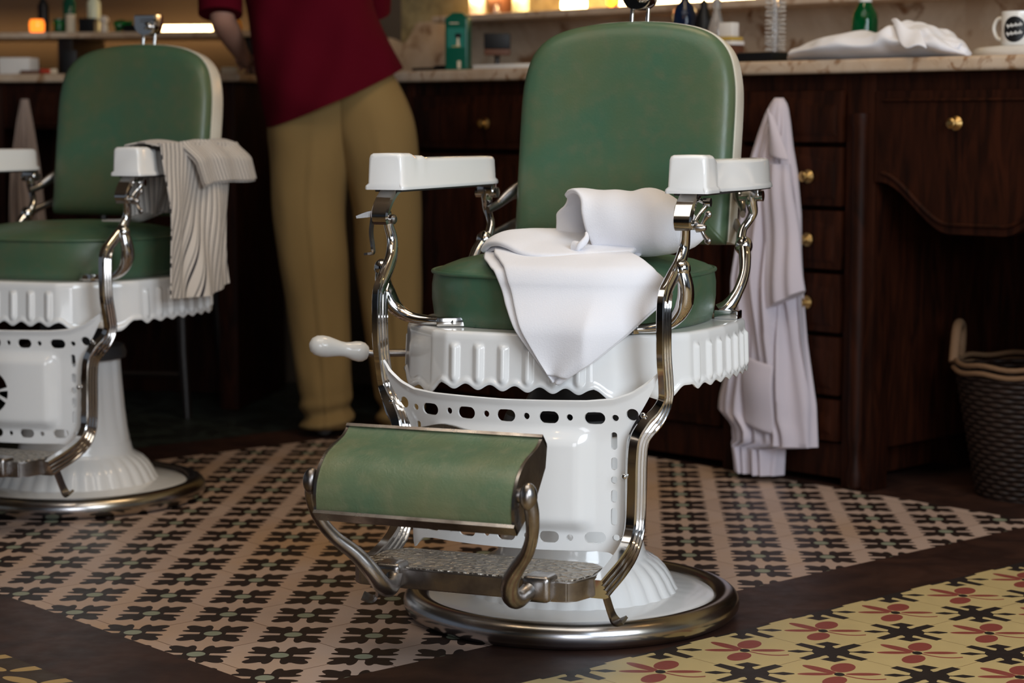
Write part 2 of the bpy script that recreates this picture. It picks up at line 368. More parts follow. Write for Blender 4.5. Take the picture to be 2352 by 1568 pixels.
# ------------------------------------------------------------------ the barber's chair
def barber_chair():
    root = empty('barber_chair', (.107, 3.67, 0), R(-22),
        label='nearer white enamel barber chair with green leather, folded white towel lying on its seat', cat='barber chair', group='vintage barber chairs')
    # ring, dish, column
    g = G(); prof = []
    for k in range(20):
        a = 2 * math.pi * k / 20; prof.append((.278 + .025 * math.cos(a), .0235 + .0232 * math.sin(a)))
    prof.append(prof[0]); n = 96
    vsr = [(r * math.cos(2 * math.pi * a / n), r * math.sin(2 * math.pi * a / n), z) for r, z in prof[:-1] for a in range(n)]
    K = len(prof) - 1
    g.add(vsr, [(k * n + a, k * n + (a + 1) % n, ((k + 1) % K) * n + (a + 1) % n, ((k + 1) % K) * n + a) for k in range(K) for a in range(n)])
    g.build('base_ring', ring_steel, root)
    g = G(); prof = [(.262, .012), (.263, .033), (.255, .037), (.235, .040), (.215, .043), (.188, .046), (.183, .054), (.176, .068), (.166, .083), (.153, .096), (.140, .106), (.134, .112), (.132, .120), (.130, .128), (.128, .135)]
    def flute(k, t):
        return (.0045 * abs(math.sin(t * 16)) if 5 <= k <= 9 else 0)
    g.lathe(prof, 192, mod=flute); g.build('base_dish', enamel, root)
    g = G(); g.lathe([(.128, .130), (.127, .145), (.119, .175), (.114, .22), (.108, .30), (.106, .335)], 96, mod=lambda k, t: (.004 * (1 if math.sin(t * 8) > 0 else 0) if k > 1 else 0))
    g.build('column', enamel, root)
    g = G(); g.lathe([(.106, .33), (.122, .333), (.124, .345), (.118, .362), (.09, .37), (.075, .40), (.07, .455), (.10, .47), (.16, .478), (.16, .50), (.02, .50)], 48)
    g.box(-.03, .03, -.20, .20, .455, .49, .005); g.box(-.20, .20, -.03, .03, .455, .49, .005)
    g.box(-.16, .16, -.215, -.19, .452, .478, .004)
    g.build('pump_mechanism', darksteel, root)
    # seat skirt
    half = [(0, -.266), (.06, -.2655), (.128, -.262), (.16, -.245), (.238, -.165), (.258, -.135), (.272, -.07), (.280, 0), (.281, .08), (.274, .15), (.25, .2), (.18, .238), (.09, .252), (0, .255)]
    P = []
    for a, b in zip(half, half[1:]):
        L = math.dist(a, b); m_ = max(2, int(L / .0016))
        for k in range(m_): P.append((a[0] + (b[0] - a[0]) * k / m_, a[1] + (b[1] - a[1]) * k / m_))
    P.append(half[-1]); P += [(-x, y) for x, y in P[-2:0:-1]]
    # smooth the outline a little
    for _ in range(10): P = [((P[k - 1][0] + 2 * P[k][0] + P[(k + 1) % len(P)][0]) / 4, (P[k - 1][1] + 2 * P[k][1] + P[(k + 1) % len(P)][1]) / 4) for k in range(len(P))]
    N = len(P); nor = []
    for k in range(N):
        a, b = P[k - 1], P[(k + 1) % N]; d = Vector((b[1] - a[1], a[0] - b[0])).normalized(); nor.append(d if d.dot(Vector(P[k])) > 0 else -d)
    rows = []
    zt = .529
    def info(k):
        x, y = P[k]; ax = abs(x)
        if y < -.2 and ax < .134: ph = x / .04467 + .5; return 'f', ph, ss(.134, .126, ax)
        if ax > .2 and y > -.135 : 
            ph = (y + .135) / .0425 + .5; return 's', ph, ss(-.137, -.125, y)
        if y > .2 and ax < .2: return 'b', x / .0425, 1
        return 'c', 0, 0
    cs_ = [(0, -.030, 0), (0, -.012, 1), (0, -.004, 1), (-.002, 0, 1), (-.006, .0022, 1), (-.014, .003, 1)]
    levels = [i / 22 for i in range(23)]
    vsk = []; cnt = 0
    for (dz, off, _) in cs_:
        for k in range(N): vsk.append((P[k][0] + nor[k].x * off, P[k][1] + nor[k].y * off, zt + dz)); 
        cnt += 1
    def zb(k):
        ty, ph, am = info(k); x, y = P[k]
        if ty in 'fsb': return .437 - .0048 * (1 - ss(-.12, -.09, y) * .35 * (ty == 's')) * math.cos(2 * math.pi * ph) 
        s_ = ((abs(x) - .134) / .142 - (0 if y > -.2 else 0)) if y < 0 else 0
        s_ = max(0, min(1, (abs(x) - .134 + (y + .262)) / .235)) if y < 0 else 0
        return .4415 - .014 * ss(0, .2, s_) * ss(1, .8, s_) + .0045 * (math.cos(4 * math.pi * s_) - 1)
    for lv in levels:
        for k in range(N):
            ty, ph, am = info(k); z0 = zt - .018; z = z0 + (zb(k) - z0) * lv
            off = .003 + .003 * lv
            rib = max(0, math.cos(2 * math.pi * ph)) ** 1.3 * am if ty in 'fsb' else 0
            off += .0065 * rib * ss(0, .1, lv) * ss(.90, .78, lv)
            off += .0036 * ss(.82, .93, lv) * (1 - .45 * ss(.95, 1, lv))
            vsk.append((P[k][0] + nor[k].x * off, P[k][1] + nor[k].y * off, z))
        cnt += 1
    for (off, dz) in ((.004, .001), (.0, .006), (-.002, .05)):
        for k in range(N): vsk.append((P[k][0] + nor[k].x * off, P[k][1] + nor[k].y * off, zb(k) + dz))
        cnt += 1
    fsk = [(r * N + k, r * N + (k + 1) % N, (r + 1) * N + (k + 1) % N, (r + 1) * N + k) for r in range(cnt - 1) for k in range(N)]
    fsk.append(tuple(range(N)))
    mesh('seat_skirt', vsk, fsk, enamel, root, angle=60)
    # seat cushion
    def seat_out(t, s=1.0, grow=0.0):
        c, q = math.cos(t), math.sin(t); e = 2 / 2.7
        return ((.238 * s + grow) * math.copysign(abs(c) ** e, c), (.232 * s + grow) * math.copysign(abs(q) ** e, q) + .015)
    prof = [(.93, .527), (.985, .530), (1.0, .545), (1.012, .57), (1.012, .595), (1.0, .613), (.992, .6185), (.975, .6215), (.93, .627), (.85, .634), (.7, .642), (.5, .648), (.25, .651), (.05, .652)]
    n = 96; vv = []
    for s_, z in prof:
        for a in range(n):
            x, y = seat_out(2 * math.pi * a / n, s_); vv.append((x, y, z + .003 * nz(x * 9, y * 9, z * 4) * (z > .56)))
    ff = [(k * n + a, k * n + (a + 1) % n, (k + 1) * n + (a + 1) % n, (k + 1) * n + a) for k in range(len(prof) - 1) for a in range(n)]
    ff += [tuple(range(n)), tuple(range((len(prof) - 1) * n, len(prof) * n))]
    seat = mesh('seat_cushion', vv, ff, leather, root, angle=70)
    pth = []
    for a in range(97):
        x, y = seat_out(2 * math.pi * a / 96, 1.0, .001); pth.append((x, y, .618))
    G().sweep(pth, circ(.0036, 8), side=(0, 0, 1), cap=False).build('piping', leather, seat)
    # backrest
    bo = [(0, -.218), (.12, -.218), (.198, -.2175), (.209, -.212), (.211, -.19), (.212, -.05), (.212, .05), (.207, .10), (.194, .142), (.168, .172), (.13, .190), (.08, .200), (.03, .204), (0, .2045)]
    B = []
    for k in range(len(bo) - 1):
        p = [bo[max(k - 1, 0)], bo[k], bo[k + 1], bo[min(k + 2, len(bo) - 1)]]
        for q in range(6):
            B.append((cr(p[0][0], p[1][0], p[2][0], p[3][0], q / 6), cr(p[0][1], p[1][1], p[2][1], p[3][1], q / 6)))
    B.append(bo[-1]); B += [(-x, y) for x, y in B[-2:0:-1]]; n = len(B)
    tilt = math.atan(.155); bc = Vector((0, .315, .866))
    def bk(x, u, d): # d forward
        return Vector((x, bc.y + u * math.sin(tilt) - d * math.cos(tilt) - .018 * (x / .21) ** 2 * 1.0, bc.z + u * math.cos(tilt) + d * math.sin(tilt) * 1.0))
    def sc_(x, u, s, g_): # shrink toward centre keeping corners
        return x * s + math.copysign(g_, x) * (abs(x) > 1e-6), u * s + math.copysign(g_, u)
    prof = [(.995, .000), (.997, .012), (.988, .020), (.955, .029), (.91, .035), (.83, .038), (.7, .039), (.5, .0385), (.3, .038), (.12, .0378)]
    vv = []
    for s_, d in prof:
        for x, u in B:
            X_, U_ = x * s_, u * s_
            vv.append(bk(X_, U_, d + .0025 * nz(X_ * 6, U_ * 6, 3)))
    ff = [(k * n + a, k * n + (a + 1) % n, (k + 1) * n + (a + 1) % n, (k + 1) * n + a) for k in range(len(prof) - 1) for a in range(n)]
    ff += [tuple(range(n)), tuple(range((len(prof) - 1) * n, len(prof) * n))]
    back = mesh('backrest_cushion', vv, ff, leather, root, angle=70)
    prof = [(.96, .002), (.99, .003), (1.008, .002), (1.012, -.003), (1.012, -.040), (1.004, -.048), (.97, -.05), (.6, -.056), (.1, -.058)]
    vv = [bk(x * s_, max(u * s_, -.211), d) for s_, d in prof for x, u in B]
    ff = [(k * n + a, k * n + (a + 1) % n, (k + 1) * n + (a + 1) % n, (k + 1) * n + a) for k in range(len(prof) - 1) for a in range(n)]
    ff += [tuple(range(n)), tuple(range((len(prof) - 1) * n, len(prof) * n))]
    bf = mesh('backrest_frame', vv, ff, cream_enamel, root, angle=50)
    # headrest holder on top of the backrest
    g = G()
    for sx in (-.016, .016): g.tube([bk(sx, .19, -.022), bk(sx, .235, -.022)], .0042, 10, 1)
    g.build('headrest_stem', chrome, root)
    g = G(); T = bk(0, .232, -.02)
    prof = []
    vh = []; fh = []; n2 = 28
    shape = []
    for a in range(n2 + 1):
        t = math.pi + math.pi * a / n2; shape.append((.030 * math.cos(t), .026 * math.sin(t) + .010))
    shape += [(.030, .034), (-.030, .034)]
    for y_, s_ in ((-.018, .86), (-.0215, .8), (-.0215, 1), (.0215, 1)): pass
    ring = [(-.021, .80), (-.021, .93), (-.018, 1.0), (.018, 1.0), (.021, .93)]
    vh = [(T.x + a * s_, T.y + y_, T.z + .016 + b * s_) for y_, s_ in ring for a, b in shape]; k_ = len(shape)
    fh = [(r * k_ + a, r * k_ + (a + 1) % k_, (r + 1) * k_ + (a + 1) % k_, (r + 1) * k_ + a) for r in range(len(ring) - 1) for a in range(k_)]
    fh += [tuple(range(k_)), tuple(range((len(ring) - 1) * k_, len(ring) * k_))]
    g.add(vh, fh); g.box(T.x - .012, T.x + .036, T.y - .024, T.y - .014, T.z + .032, T.z + .040, .002)
    g.lathe([(.0, 0), (.006, 0), (.009, .004), (.009, .010), (.004, .013), (.001, .013)], 16, at=(T.x + .012, T.y - .02, T.z + .022), axis=(0, -1, 0))
    g.build('headrest_clamp', chrome, root, angle=35)
    # front panel with pierced holes
    W = [(.150, .187), (.165, .190), (.20, .191), (.30, .191), (.36, .193), (.385, .203), (.41, .218), (.435, .232), (.46, .243), (.475, .247)]
    def panel(u, v):
        a = abs(u); xr = u
        # top edge dips in the middle, the bottom edge has dropped corners
        top = lin([(0, .425), (.6, .427), (.78, .431), (.88, .441), (.95, .457), (1, .475)], a)
        bot = lin([(0, .177), (.75, .177), (.88, .174), (.94, .165), (1, .155)], a)
        z = bot + (top - bot) * v
        wv = curve1(W, z); x = u * wv
        y = -.262 - .048 * (1 - u * u) * 1.0
        bulge = ss(.150, .118, abs(x)) * ss(.205, .232, z) * ss(.385, .352, z)
        y -= .014 * bulge
        edge = ss(.012, .0, top - z) if a < .97 else 0
        y -= .004 * edge
        return Vector((x, y, z))
    nu, nv = 90, 60
    vs, fs = grid(nu, nv, lambda a, b: panel(2 * a - 1, b))
    me = bpy.data.meshes.new('front_panel'); me.from_pydata([tuple(v) for v in vs], [], fs)
    po = bpy.data.objects.new('front_panel', me); C.objects.link(po)
    md = po.modifiers.new('s', 'SOLIDIFY'); md.thickness = .005; md.offset = 0
    cut = G()
    def capsule(x, z, hw, hh):
        n3 = 20; pts = []
        for a in range(n3):
            t = 2 * math.pi * a / n3; c, q = math.cos(t), math.sin(t)
            r = min(hw, hh); pts.append((x + math.copysign(hw - r, c) * (abs(c) > 1e-3) + r * c, z + math.copysign(hh - r, q) * (abs(q) > 1e-3) + r * q))
        cut.add([(a, -.40, b) for a, b in pts] + [(a, -.20, b) for a, b in pts], [tuple(range(n3)), tuple(range(2 * n3 - 1, n3 - 1, -1))] + [(a, (a + 1) % n3, n3 + (a + 1) % n3, n3 + a) for a in range(n3)])
    for k in (-2, -1, 0, 1, 2): capsule(k * .0735, .398, .0165, .0102)
    for k in (-2.5, -1.5, -.5, .5, 1.5, 2.5): capsule(k * .0715, .3985, .0055, .0055)
    for s_ in (-1, 1): capsule(s_ * .205, .404, .0095, .0100)
    for k in (-2, -1, 0, 1, 2): capsule(k * .0735, .199, .0165, .0098)
    for k in (-2.5, -1.5, -.5, .5, 1.5, 2.5): capsule(k * .0715, .1985, .0055, .0055)
    for s_ in (-1, 1):
        for z, hh in ((.360, .0145), (.322, .0105), (.295, .0060), (.268, .0105), (.234, .0145)): capsule(s_ * .1755, z, .0048, hh)
    # the pierced maker's emblem in the middle
    for a0, a1 in ((-150, -95), (-85, -30), (15, 75), (105, 165), (-20, 5), (175, 200)):
        pts = []
        for q in range(9): t = R(a0 + (a1 - a0) * q / 8); pts.append((.040 * math.cos(t), .290 + .046 * math.sin(t)))
        for q in range(8, -1, -1): t = R(a0 + (a1 - a0) * q / 8); pts.append((.016 * math.cos(t), .290 + .018 * math.sin(t)))
        k3 = len(pts); cut.add([(a, -.42, b) for a, b in pts] + [(a, -.20, b) for a, b in pts], [tuple(range(k3)), tuple(range(2 * k3 - 1, k3 - 1, -1))] + [(a, (a + 1) % k3, k3 + (a + 1) % k3, k3 + a) for a in range(k3)])
    co = cut.build('cutter', None, smooth=False)
    md = po.modifiers.new('b', 'BOOLEAN'); md.object = co; md.operation = 'DIFFERENCE'; md.solver = 'EXACT'
    frommods('front_panel', po, enamel, root, angle=32); bpy.data.objects.remove(co)
    for s_ in (-1, 1):
        for (x_, y_, z_) in ((.197, -.292, .20), (.199, -.292, .305), (.226, -.276, .405)):
            G().sphere((s_ * x_, y_, z_), .0048, (1, .6, 1), 12).build('rivet', chrome, root)
    # the two side posts, stepped ribs on both flanks
    step = [(.0048, .0), (.0062, .002), (.0062, .0066), (.0042, .0076), (.0066, .0090), (.0082, .0100), (.0082, .0136), (.0060, .0146), (.0086, .0160), (.0102, .0170), (.0102, .0206), (.0080, .0216), (.0106, .0230), (.0120, .0240), (.0120, .0275), (.008, .030)]
    prof_l = [(-a, b) for a, b in step][::-1] + step
    prof_l = [(a, .010 - b) for a, b in prof_l]
    rnd = [(.0105 * math.cos(t_), .0135 * math.sin(t_) - .003) for t_ in [2 * math.pi * k / 20 for k in range(20)]]
    for s_ in (-1, 1):
        low = [(.254, -.252, .612), (.254, -.268, .592), (.254, -.271, .55), (.254, -.269, .50), (.254, -.258, .455), (.252, -.253, .430), (.242, -.258, .408), (.226, -.268, .388), (.214, -.274, .365), (.2105, -.276, .33), (.210, -.277, .28), (.209, -.278, .235), (.208, -.284, .210), (.206, -.305, .187), (.204, -.35, .170), (.203, -.40, .159), (.203, -.43, .153)]
        g = G(); g.sweep([(s_ * a, b, c) for a, b, c in low], prof_l, side=(1, 0, 0), steps=5, scale=[(.85, .8), (1, 1), (1, 1), (1, 1), (1, 1), (1.05, 1), (1.25, 1)] + [(1.45, 1.05)] * 10)
        post = g.build('side_post', chrome, root, angle=28)
        up = [(.270, -.200, .722), (.269, -.194, .70), (.265, -.188, .675), (.261, -.200, .650), (.257, -.225, .630), (.254, -.256, .606), (.254, -.268, .590)]
        g = G(); g.sweep([(s_ * a, b, c) for a, b, c in up], rnd, side=(1, 0, 0), steps=6, scale=[.75, .75, .85, .95, 1, 1.0, .9])
        g.build('upper_post', chrome, root, angle=60)
        # clamp under the armrest
        g = G(); cl = [(.272, -.155, .762), (.272, -.178, .757), (.272, -.202, .742), (.272, -.218, .720), (.272, -.214, .706)]
        g.sweep([(s_ * a, b, c) for a, b, c in cl], [(-.017, -.002), (.017, -.002), (.017, .004), (.014, .008), (-.014, .008), (-.017, .004)], steps=6, scale=[.9, 1, 1, .95, .85])
        g.lathe([(.0, 0), (.008, 0), (.008, .034), (0, .034)], 16, at=(s_ * .272 - .017, -.206, .712), axis=(1, 0, 0))
        g.build('armrest_bracket', chrome, root, angle=35)
        G().lathe([(0, 0), (.0085, 0), (.0085, .003), (.005, .006), (.001, .006)], 16, at=(s_ * .272 + .018, -.206, .712), axis=(1, 0, 0)).build('pivot_bolt', worn_chrome, root)
        # curved seat bracket with its ball end
        g = G(); br = [(.268, -.206, .640), (.273, -.202, .612), (.270, -.196, .585), (.257, -.190, .562), (.236, -.188, .545), (.205, -.195, .539), (.165, -.208, .537)] if s_ > 0 else [(.272, -.212, .628), (.274, -.206, .605), (.268, -.200, .582), (.254, -.196, .558), (.228, -.194, .543), (.190, -.192, .538), (.140, -.198, .537)]
        g.sweep([(s_ * a, b, c) for a, b, c in br], circ(.0115, 14, .009), side=(0, 1, 0), steps=6, scale=[1.15, 1.45, 1.6, 1.4, 1.1, .95, .9])
        g.sphere((s_ * br[0][0], br[0][1], br[0][2]), .0145, (1, 1, 1.1), 18)
        g.box(-.024, .024, -.011, .011, -.008, .008, .003, rot=Matrix.Rotation(R(-s_ * 25), 3, 'Z'), at=(s_ * (.172 if s_ > 0 else .150), -.198, .538))
        g.build('seat_bracket', chrome, root, angle=40)
        # rear support of the armrest: two curves with a ball joint, and the fork to the backrest
        g = G(); rs = [(.262, .232, .752), (.262, .234, .735), (.264, .240, .715), (.258, .236, .700), (.250, .226, .685), (.249, .216, .668), (.252, .210, .655)]
        g.sweep([(s_ * a, b, c) for a, b, c in rs], circ(.009, 12), side=(0, 1, 0), steps=5, scale=[1.2, 1.25, 1, .85, .85, 1, 1.2])
        g.sphere((s_ * .256, .208, .655), .0165, (1, 1, 1.1), 18)
        g.box(s_ * .262 - .016, s_ * .262 + .016, .222, .246, .742, .764, .003)
        g.lathe([(0, 0), (.010, 0), (.010, .044), (0, .044)], 16, at=(s_ * .262 - .022, .236, .745), axis=(1, 0, 0))
        g.build('rear_arm_support', chrome, root, angle=40)
        g = G(); rl = [(.256, .206, .655), (.264, .190, .635), (.268, .170, .605), (.262, .150, .575), (.25, .138, .552), (.238, .134, .540)]
        g.sweep([(s_ * a, b, c) for a, b, c in rl], circ(.009, 12), side=(0, 1, 0), steps=5, scale=[1.3, 1.25, 1.1, 1.1, 1.5, 2.0])
        g.box(s_ * .252 - .022, s_ * .252 + .022, .108, .14, .529, .545, .003)
        g.build('rear_bracket', chrome, root, angle=40)
        g = G(); g.sweep([(s_ * .252, .214, .712), (s_ * .243, .245, .722), (s_ * .228, .275, .742), (s_ * .205, .315, .758)], circ(.009, 12, .006), side=(0, 0, 1), steps=5, scale=[.8, 1.0, 1.5, 2.4])
        g.sweep([(s_ * .254, .215, .658), (s_ * .240, .25, .672), (s_ * .215, .30, .690)], circ(.009, 12, .006), side=(0, 0, 1), steps=5, scale=[1.1, .9, 1.2])
        g.build('backrest_fork', worn_chrome, root, angle=50)
        # armrest
        st = []
        inn = [(-.199, .2445), (-.1975, .2405), (-.193, .239), (-.12, .239), (.20, .240), (.235, .244), (.252, .252), (.262, .268)]
        out = [(-.199, .3005), (-.1975, .3045), (-.193, .306), (-.135, .306), (-.118, .300), (-.095, .293), (-.05, .296), (0, .304), (.06, .3115), (.13, .3125), (.19, .308), (.225, .300), (.25, .288), (.262, .272)]
        ztp = [(-.199, .818), (-.1975, .823), (-.193, .8255), (-.150, .8255), (-.135, .8195), (-.125, .8180), (-.118, .8205), (-.10, .8205), (-.088, .8165), (.1, .8155), (.235, .8145), (.25, .812), (.262, .806)]
        ys = [-.199, -.1975, -.195, -.192, -.18, -.165, -.152, -.146, -.140, -.134, -.128, -.122, -.115, -.108, -.10, -.094, -.086, -.07] + [-.05 + .025 * k for k in range(11)] + [.215, .23, .24, .247, .253, .258, .262]
        vv = []
        for y in ys:
            xi, xo, zt_ = lin(inn, y), lin(out, y), lin(ztp, y); zb_ = .7625
            wd = xo - xi; rr = min(.007, wd * .35)
            sec = [(xi - .004, zb_), (xi - .0045, zb_ + .003), (xi - .0035, zb_ + .007), (xi, zb_ + .011), (xi + .002, zt_ - rr), (xi + .002 + rr * .3, zt_ - rr * .3), (xi + .002 + rr, zt_), ((xi + xo) / 2, zt_ + .0006),
                   (xo - .002 - rr, zt_), (xo - .002 - rr * .3, zt_ - rr * .3), (xo - .002, zt_ - rr), (xo, zb_ + .011), (xo + .0035, zb_ + .007), (xo + .0045, zb_ + .003), (xo + .004, zb_)]
            lip = 0
            for (a, b) in sec:
                yy = y
                if b < zb_ + .009 and y < -.19: yy = y - .004
                if b < zb_ + .009 and y > .245: yy = y + .004
                vv.append((s_ * a, yy, b))
        k_ = 15
        ff = [(r * k_ + a, r * k_ + a + 1, (r + 1) * k_ + a + 1, (r + 1) * k_ + a) for r in range(len(ys) - 1) for a in range(k_ - 1)]
        ff += [(r * k_, (r + 1) * k_, (r + 1) * k_ + k_ - 1, r * k_ + k_ - 1) for r in range(len(ys) - 1)]
        ff += [tuple(range(k_)), tuple(range((len(ys) - 1) * k_, len(ys) * k_))]
        ar = mesh('armrest', vv, ff, enamel, root, angle=75)
        G().box(s_ * .272 - .026, s_ * .272 + .026, -.185, .235, .7585, .7635, .001).build('mounting_plate', darksteel, ar)
        # bracket holding the footrest rod, rod, pivot
        g = G(); rod = [(.178, -.660, .331), (.181, -.655, .305), (.176, -.642, .272), (.160, -.622, .240), (.136, -.600, .212), (.118, -.585, .185), (.110, -.565, .160), (.109, -.538, .146), (.113, -.512, .150), (.120, -.492, .160)]
        g.sweep([(s_ * a, b, c) for a, b, c in rod], circ(.0122, 16), side=(0, 1, .3), steps=6, scale=[.95, .9, .8, .85, 1, 1.1, 1.15, 1.15, 1.1, 1.2])
        g.sphere((s_ * .178, -.662, .333), .0155, (.85, 1.05, 1.35), 18)
        g.build('footrest_arm', worn_chrome, root, angle=60)
        G().box(s_ * .128 - .023, s_ * .128 + .023, -.508, -.462, .136, .178, .010, 4).build('arm_bracket', worn_chrome, root)
        # little feet under the plate
        g = G(); g.sweep([(s_ * .198, -.385, .140), (s_ * .203, -.376, .112), (s_ * .208, -.370, .092), (s_ * .218, -.374, .084), (s_ * .232, -.380, .090)], [(-.009, -.0025), (.009, -.0025), (.009, .0025), (-.009, .0025)], side=(0, 1, .4), steps=4)
        g.build('plate_hook', worn_chrome, root, angle=40)
    # wing nut (left-hand side of the sitter) and release lever (right-hand side)
    g = G(); c0 = Vector((.298, -.206, .708))
    g.lathe([(0, -.006), (.008, -.006), (.007, .006), (.004, .010), (0, .010)], 14, at=c0, axis=(1, 0, 0))
    for q in (-1, 1): g.sweep([c0 + Vector((.001, 0, 0)), c0 + Vector((.007, 0, q * .012)), c0 + Vector((.013, 0, q * .020))], circ(.004, 10, .003), side=(0, 1, 0), steps=4, scale=[1, 1.1, 1.6])
    for q in (-1, 1): g.sphere(c0 + Vector((.0135, 0, q * .0215)), .0062, (1, .6, 1), 12)
    g.build('wing_nut', worn_chrome, root, angle=50)
    g = G(); g.sweep([(.272, -.165, .757), (.290, -.172, .750), (.300, -.178, .744), (.292, -.188, .730), (.286, -.2, .714)], circ(.005, 10, .0035), side=(0, 1, 0), steps=5, scale=[1.4, 1, 1, .9, 1.1])
    g.lathe([(0, 0), (.0075, 0), (.0075, .012), (0, .012)], 14, at=(.295, -.176, .748), axis=(1, 0, 0))
    g.build('release_catch', chrome, root, angle=50)
    g = G(); g.sweep([(-.288, -.215, .716), (-.291, -.216, .690), (-.288, -.216, .665), (-.286, -.222, .655), (-.292, -.236, .653)], [(-.005, -.002), (.005, -.002), (.005, .002), (-.005, .002)], side=(0, 1, 0), steps=5)
    g.sweep([(-.285, -.212, .722), (-.297, -.222, .720), (-.310, -.236, .716)], [(-.006, -.002), (.006, -.002), (.006, .002), (-.006, .002)], side=(0, 0, 1), steps=3, scale=[1, .8, .35])
    g.build('release_catch', worn_chrome, root, angle=40)
    # foot plate
    out = [(-.170, -.335), (.170, -.335), (.196, -.365), (.199, -.425), (.185, -.470), (.172, -.484), (.150, -.487), (-.150, -.487), (-.185, -.485), (-.199, -.475), (-.200, -.425), (-.196, -.365)]
    bm = bmesh.new(); f = bm.faces.new([bm.verts.new((a, b, .1675)) for a, b in out])
    r_ = bmesh.ops.extrude_face_region(bm, geom=[f]); bmesh.ops.translate(bm, verts=[v for v in r_['geom'] if isinstance(v, bmesh.types.BMVert)], vec=(0, 0, -.0325))
    bmesh.ops.bevel(bm, geom=bm.edges[:], offset=.002, segments=2, affect='EDGES')
    fp = G().bm(bm).build('foot_plate', worn_chrome, root, angle=30)
    bm = bmesh.new(); cx, cy = 0, -.41
    f = bm.faces.new([bm.verts.new((a * .965, cy + (b - cy) * .93, .1672)) for a, b in out]); r_ = bmesh.ops.extrude_face_region(bm, geom=[f]); bmesh.ops.translate(bm, verts=[v for v in r_['geom'] if isinstance(v, bmesh.types.BMVert)], vec=(0, 0, .0018))
    G().bm(bm).build('embossed_tread', embossed, fp, smooth=False)
    # footrest: curved cushion in a metal tray
    T_, Bt = Vector((0, -.569, .404)), Vector((0, -.680, .291)); ax = (Bt - T_); L = ax.length; ax.normalize(); nrm = Vector((0, -ax.z * -1, ax.y)) ; nrm = Vector((0, ax.z, -ax.y)); nrm = nrm if nrm.y < 0 else -nrm
    bul = [(0, .000), (.10, .003), (.2, .011), (.35, .025), (.5, .034), (.65, .036), (.8, .030), (.92, .017), (1, .002)]
    nx = 24; vv = []; ns = 28
    for i in range(nx + 1):
        x = -.160 + .320 * i / nx
        e = 1 - .0
        for k in range(ns + 1):
            t = k / ns; h = curve1(bul, t) + (.0012 * nz(x * 20, t * 5))
            edge = min(i, nx - i) == 0
            p = T_ + ax * (t * L) + nrm * (h * (1 if not edge else .96) + .001); vv.append((x, p.y, p.z))
        for k in range(ns, -1, -1):
            p = T_ + ax * (k / ns * L) - nrm * .006; vv.append((x, p.y, p.z))
    k_ = 2 * (ns + 1)
    ff = [(i * k_ + a, i * k_ + (a + 1) % k_, (i + 1) * k_ + (a + 1) % k_, (i + 1) * k_ + a) for i in range(nx) for a in range(k_)] + [tuple(range(k_)), tuple(range(nx * k_, nx * k_ + k_))]
    fr = empty('footrest', (0, 0, 0)); fr.parent = root
    mesh('footrest_cushion', vv, ff, leather_worn, fr, angle=60)
    g = G()
    def side_plate(x0, x1):
        pts = [T_ - ax * .004 + nrm * .003]
        for k in range(ns + 1): pts.append(T_ + ax * (k / ns * L) + nrm * (curve1(bul, k / ns) + .0022))
        pts.append(Bt + ax * .005 + nrm * .002); pts.append(Bt + ax * .006 - nrm * .016); pts.append(T_ + ax * (L * .55) - nrm * .042); pts.append(T_ + ax * (L * .15) - nrm * .040); pts.append(T_ - ax * .004 - nrm * .022)
        m_ = len(pts); g.add([(x, p.y, p.z) for x in (x0, x1) for p in pts], [tuple(range(m_)), tuple(range(2 * m_ - 1, m_ - 1, -1))] + [(a, (a + 1) % m_, m_ + (a + 1) % m_, m_ + a) for a in range(m_)])
    side_plate(-.1645, -.160); side_plate(.160, .1645)
    for a0, a1, d0, d1 in ((-.0055, .0, .005, -.020), (L, L + .006, .004, -.016)):
        q = [T_ + ax * a0 + nrm * d0, T_ + ax * a1 + nrm * d0, T_ + ax * a1 + nrm * d1, T_ + ax * a0 + nrm * d1]
        g.add([(x, p.y, p.z) for x in (-.1645, .1645) for p in q], [(0, 1, 2, 3), (7, 6, 5, 4), (0, 1, 5, 4), (1, 2, 6, 5), (2, 3, 7, 6), (3, 0, 4, 7)])
    q = [T_ - nrm * .020, T_ + ax * (L * .5) - nrm * .036, Bt - nrm * .012]
    g.add([(x, p.y, p.z) for x in (-.162, .162) for p in q], [(0, 1, 4, 3), (1, 2, 5, 4)])
    # small crest at the top edge
    crest = [(x, T_.y + .004, T_.z + .0045 + .0095 * math.exp(-((x - .0) / .034) ** 2)) for x in [-.09 + .18 * k / 24 for k in range(25)]]
    g.add([(a, b + d, c - e) for a, b, c in crest for d, e in ((-.003, 0), (.004, 0), (.004, .014), (-.003, .014))],
          [(4 * k + a, 4 * k + (a + 1) % 4, 4 * k + 4 + (a + 1) % 4, 4 * k + 4 + a) for k in range(24) for a in range(4)])
    g.build('footrest_tray', worn_chrome, fr, angle=30)
    for s_ in (-1, 1): G().lathe([(0, 0), (.012, 0), (.012, .010), (0, .010)], 16, at=(s_ * .164 - .005, -.658, .334), axis=(1, 0, 0)).build('pivot_boss', worn_chrome, fr)
    # height lever
    g = G(); a_ = Vector((-.475, -.10, .476)); b_ = Vector((-.388, -.015, .454)); c_ = Vector((-.10, .06, .462))
    d_ = (a_ - b_).normalized(); L2 = (a_ - b_).length
    g.sweep([c_, b_, b_ + d_ * .03], circ(.007, 10), side=(0, 0, 1), steps=1)
    g.box(-.26, -.16, .0, .035, .452, .478, .004)
    lv = g.build('height_lever', worn_chrome, root, angle=50)
    prof = [(.004, -.002), (.013, -.001), (.0178, .006), (.0190, .014), (.0180, .023), (.0150, .033), (.0135, .042), (.0142, .052), (.0170, .064), (.0195, .076), (.0200, .087), (.0180, .098), (.0125, .106), (.004, .110)]
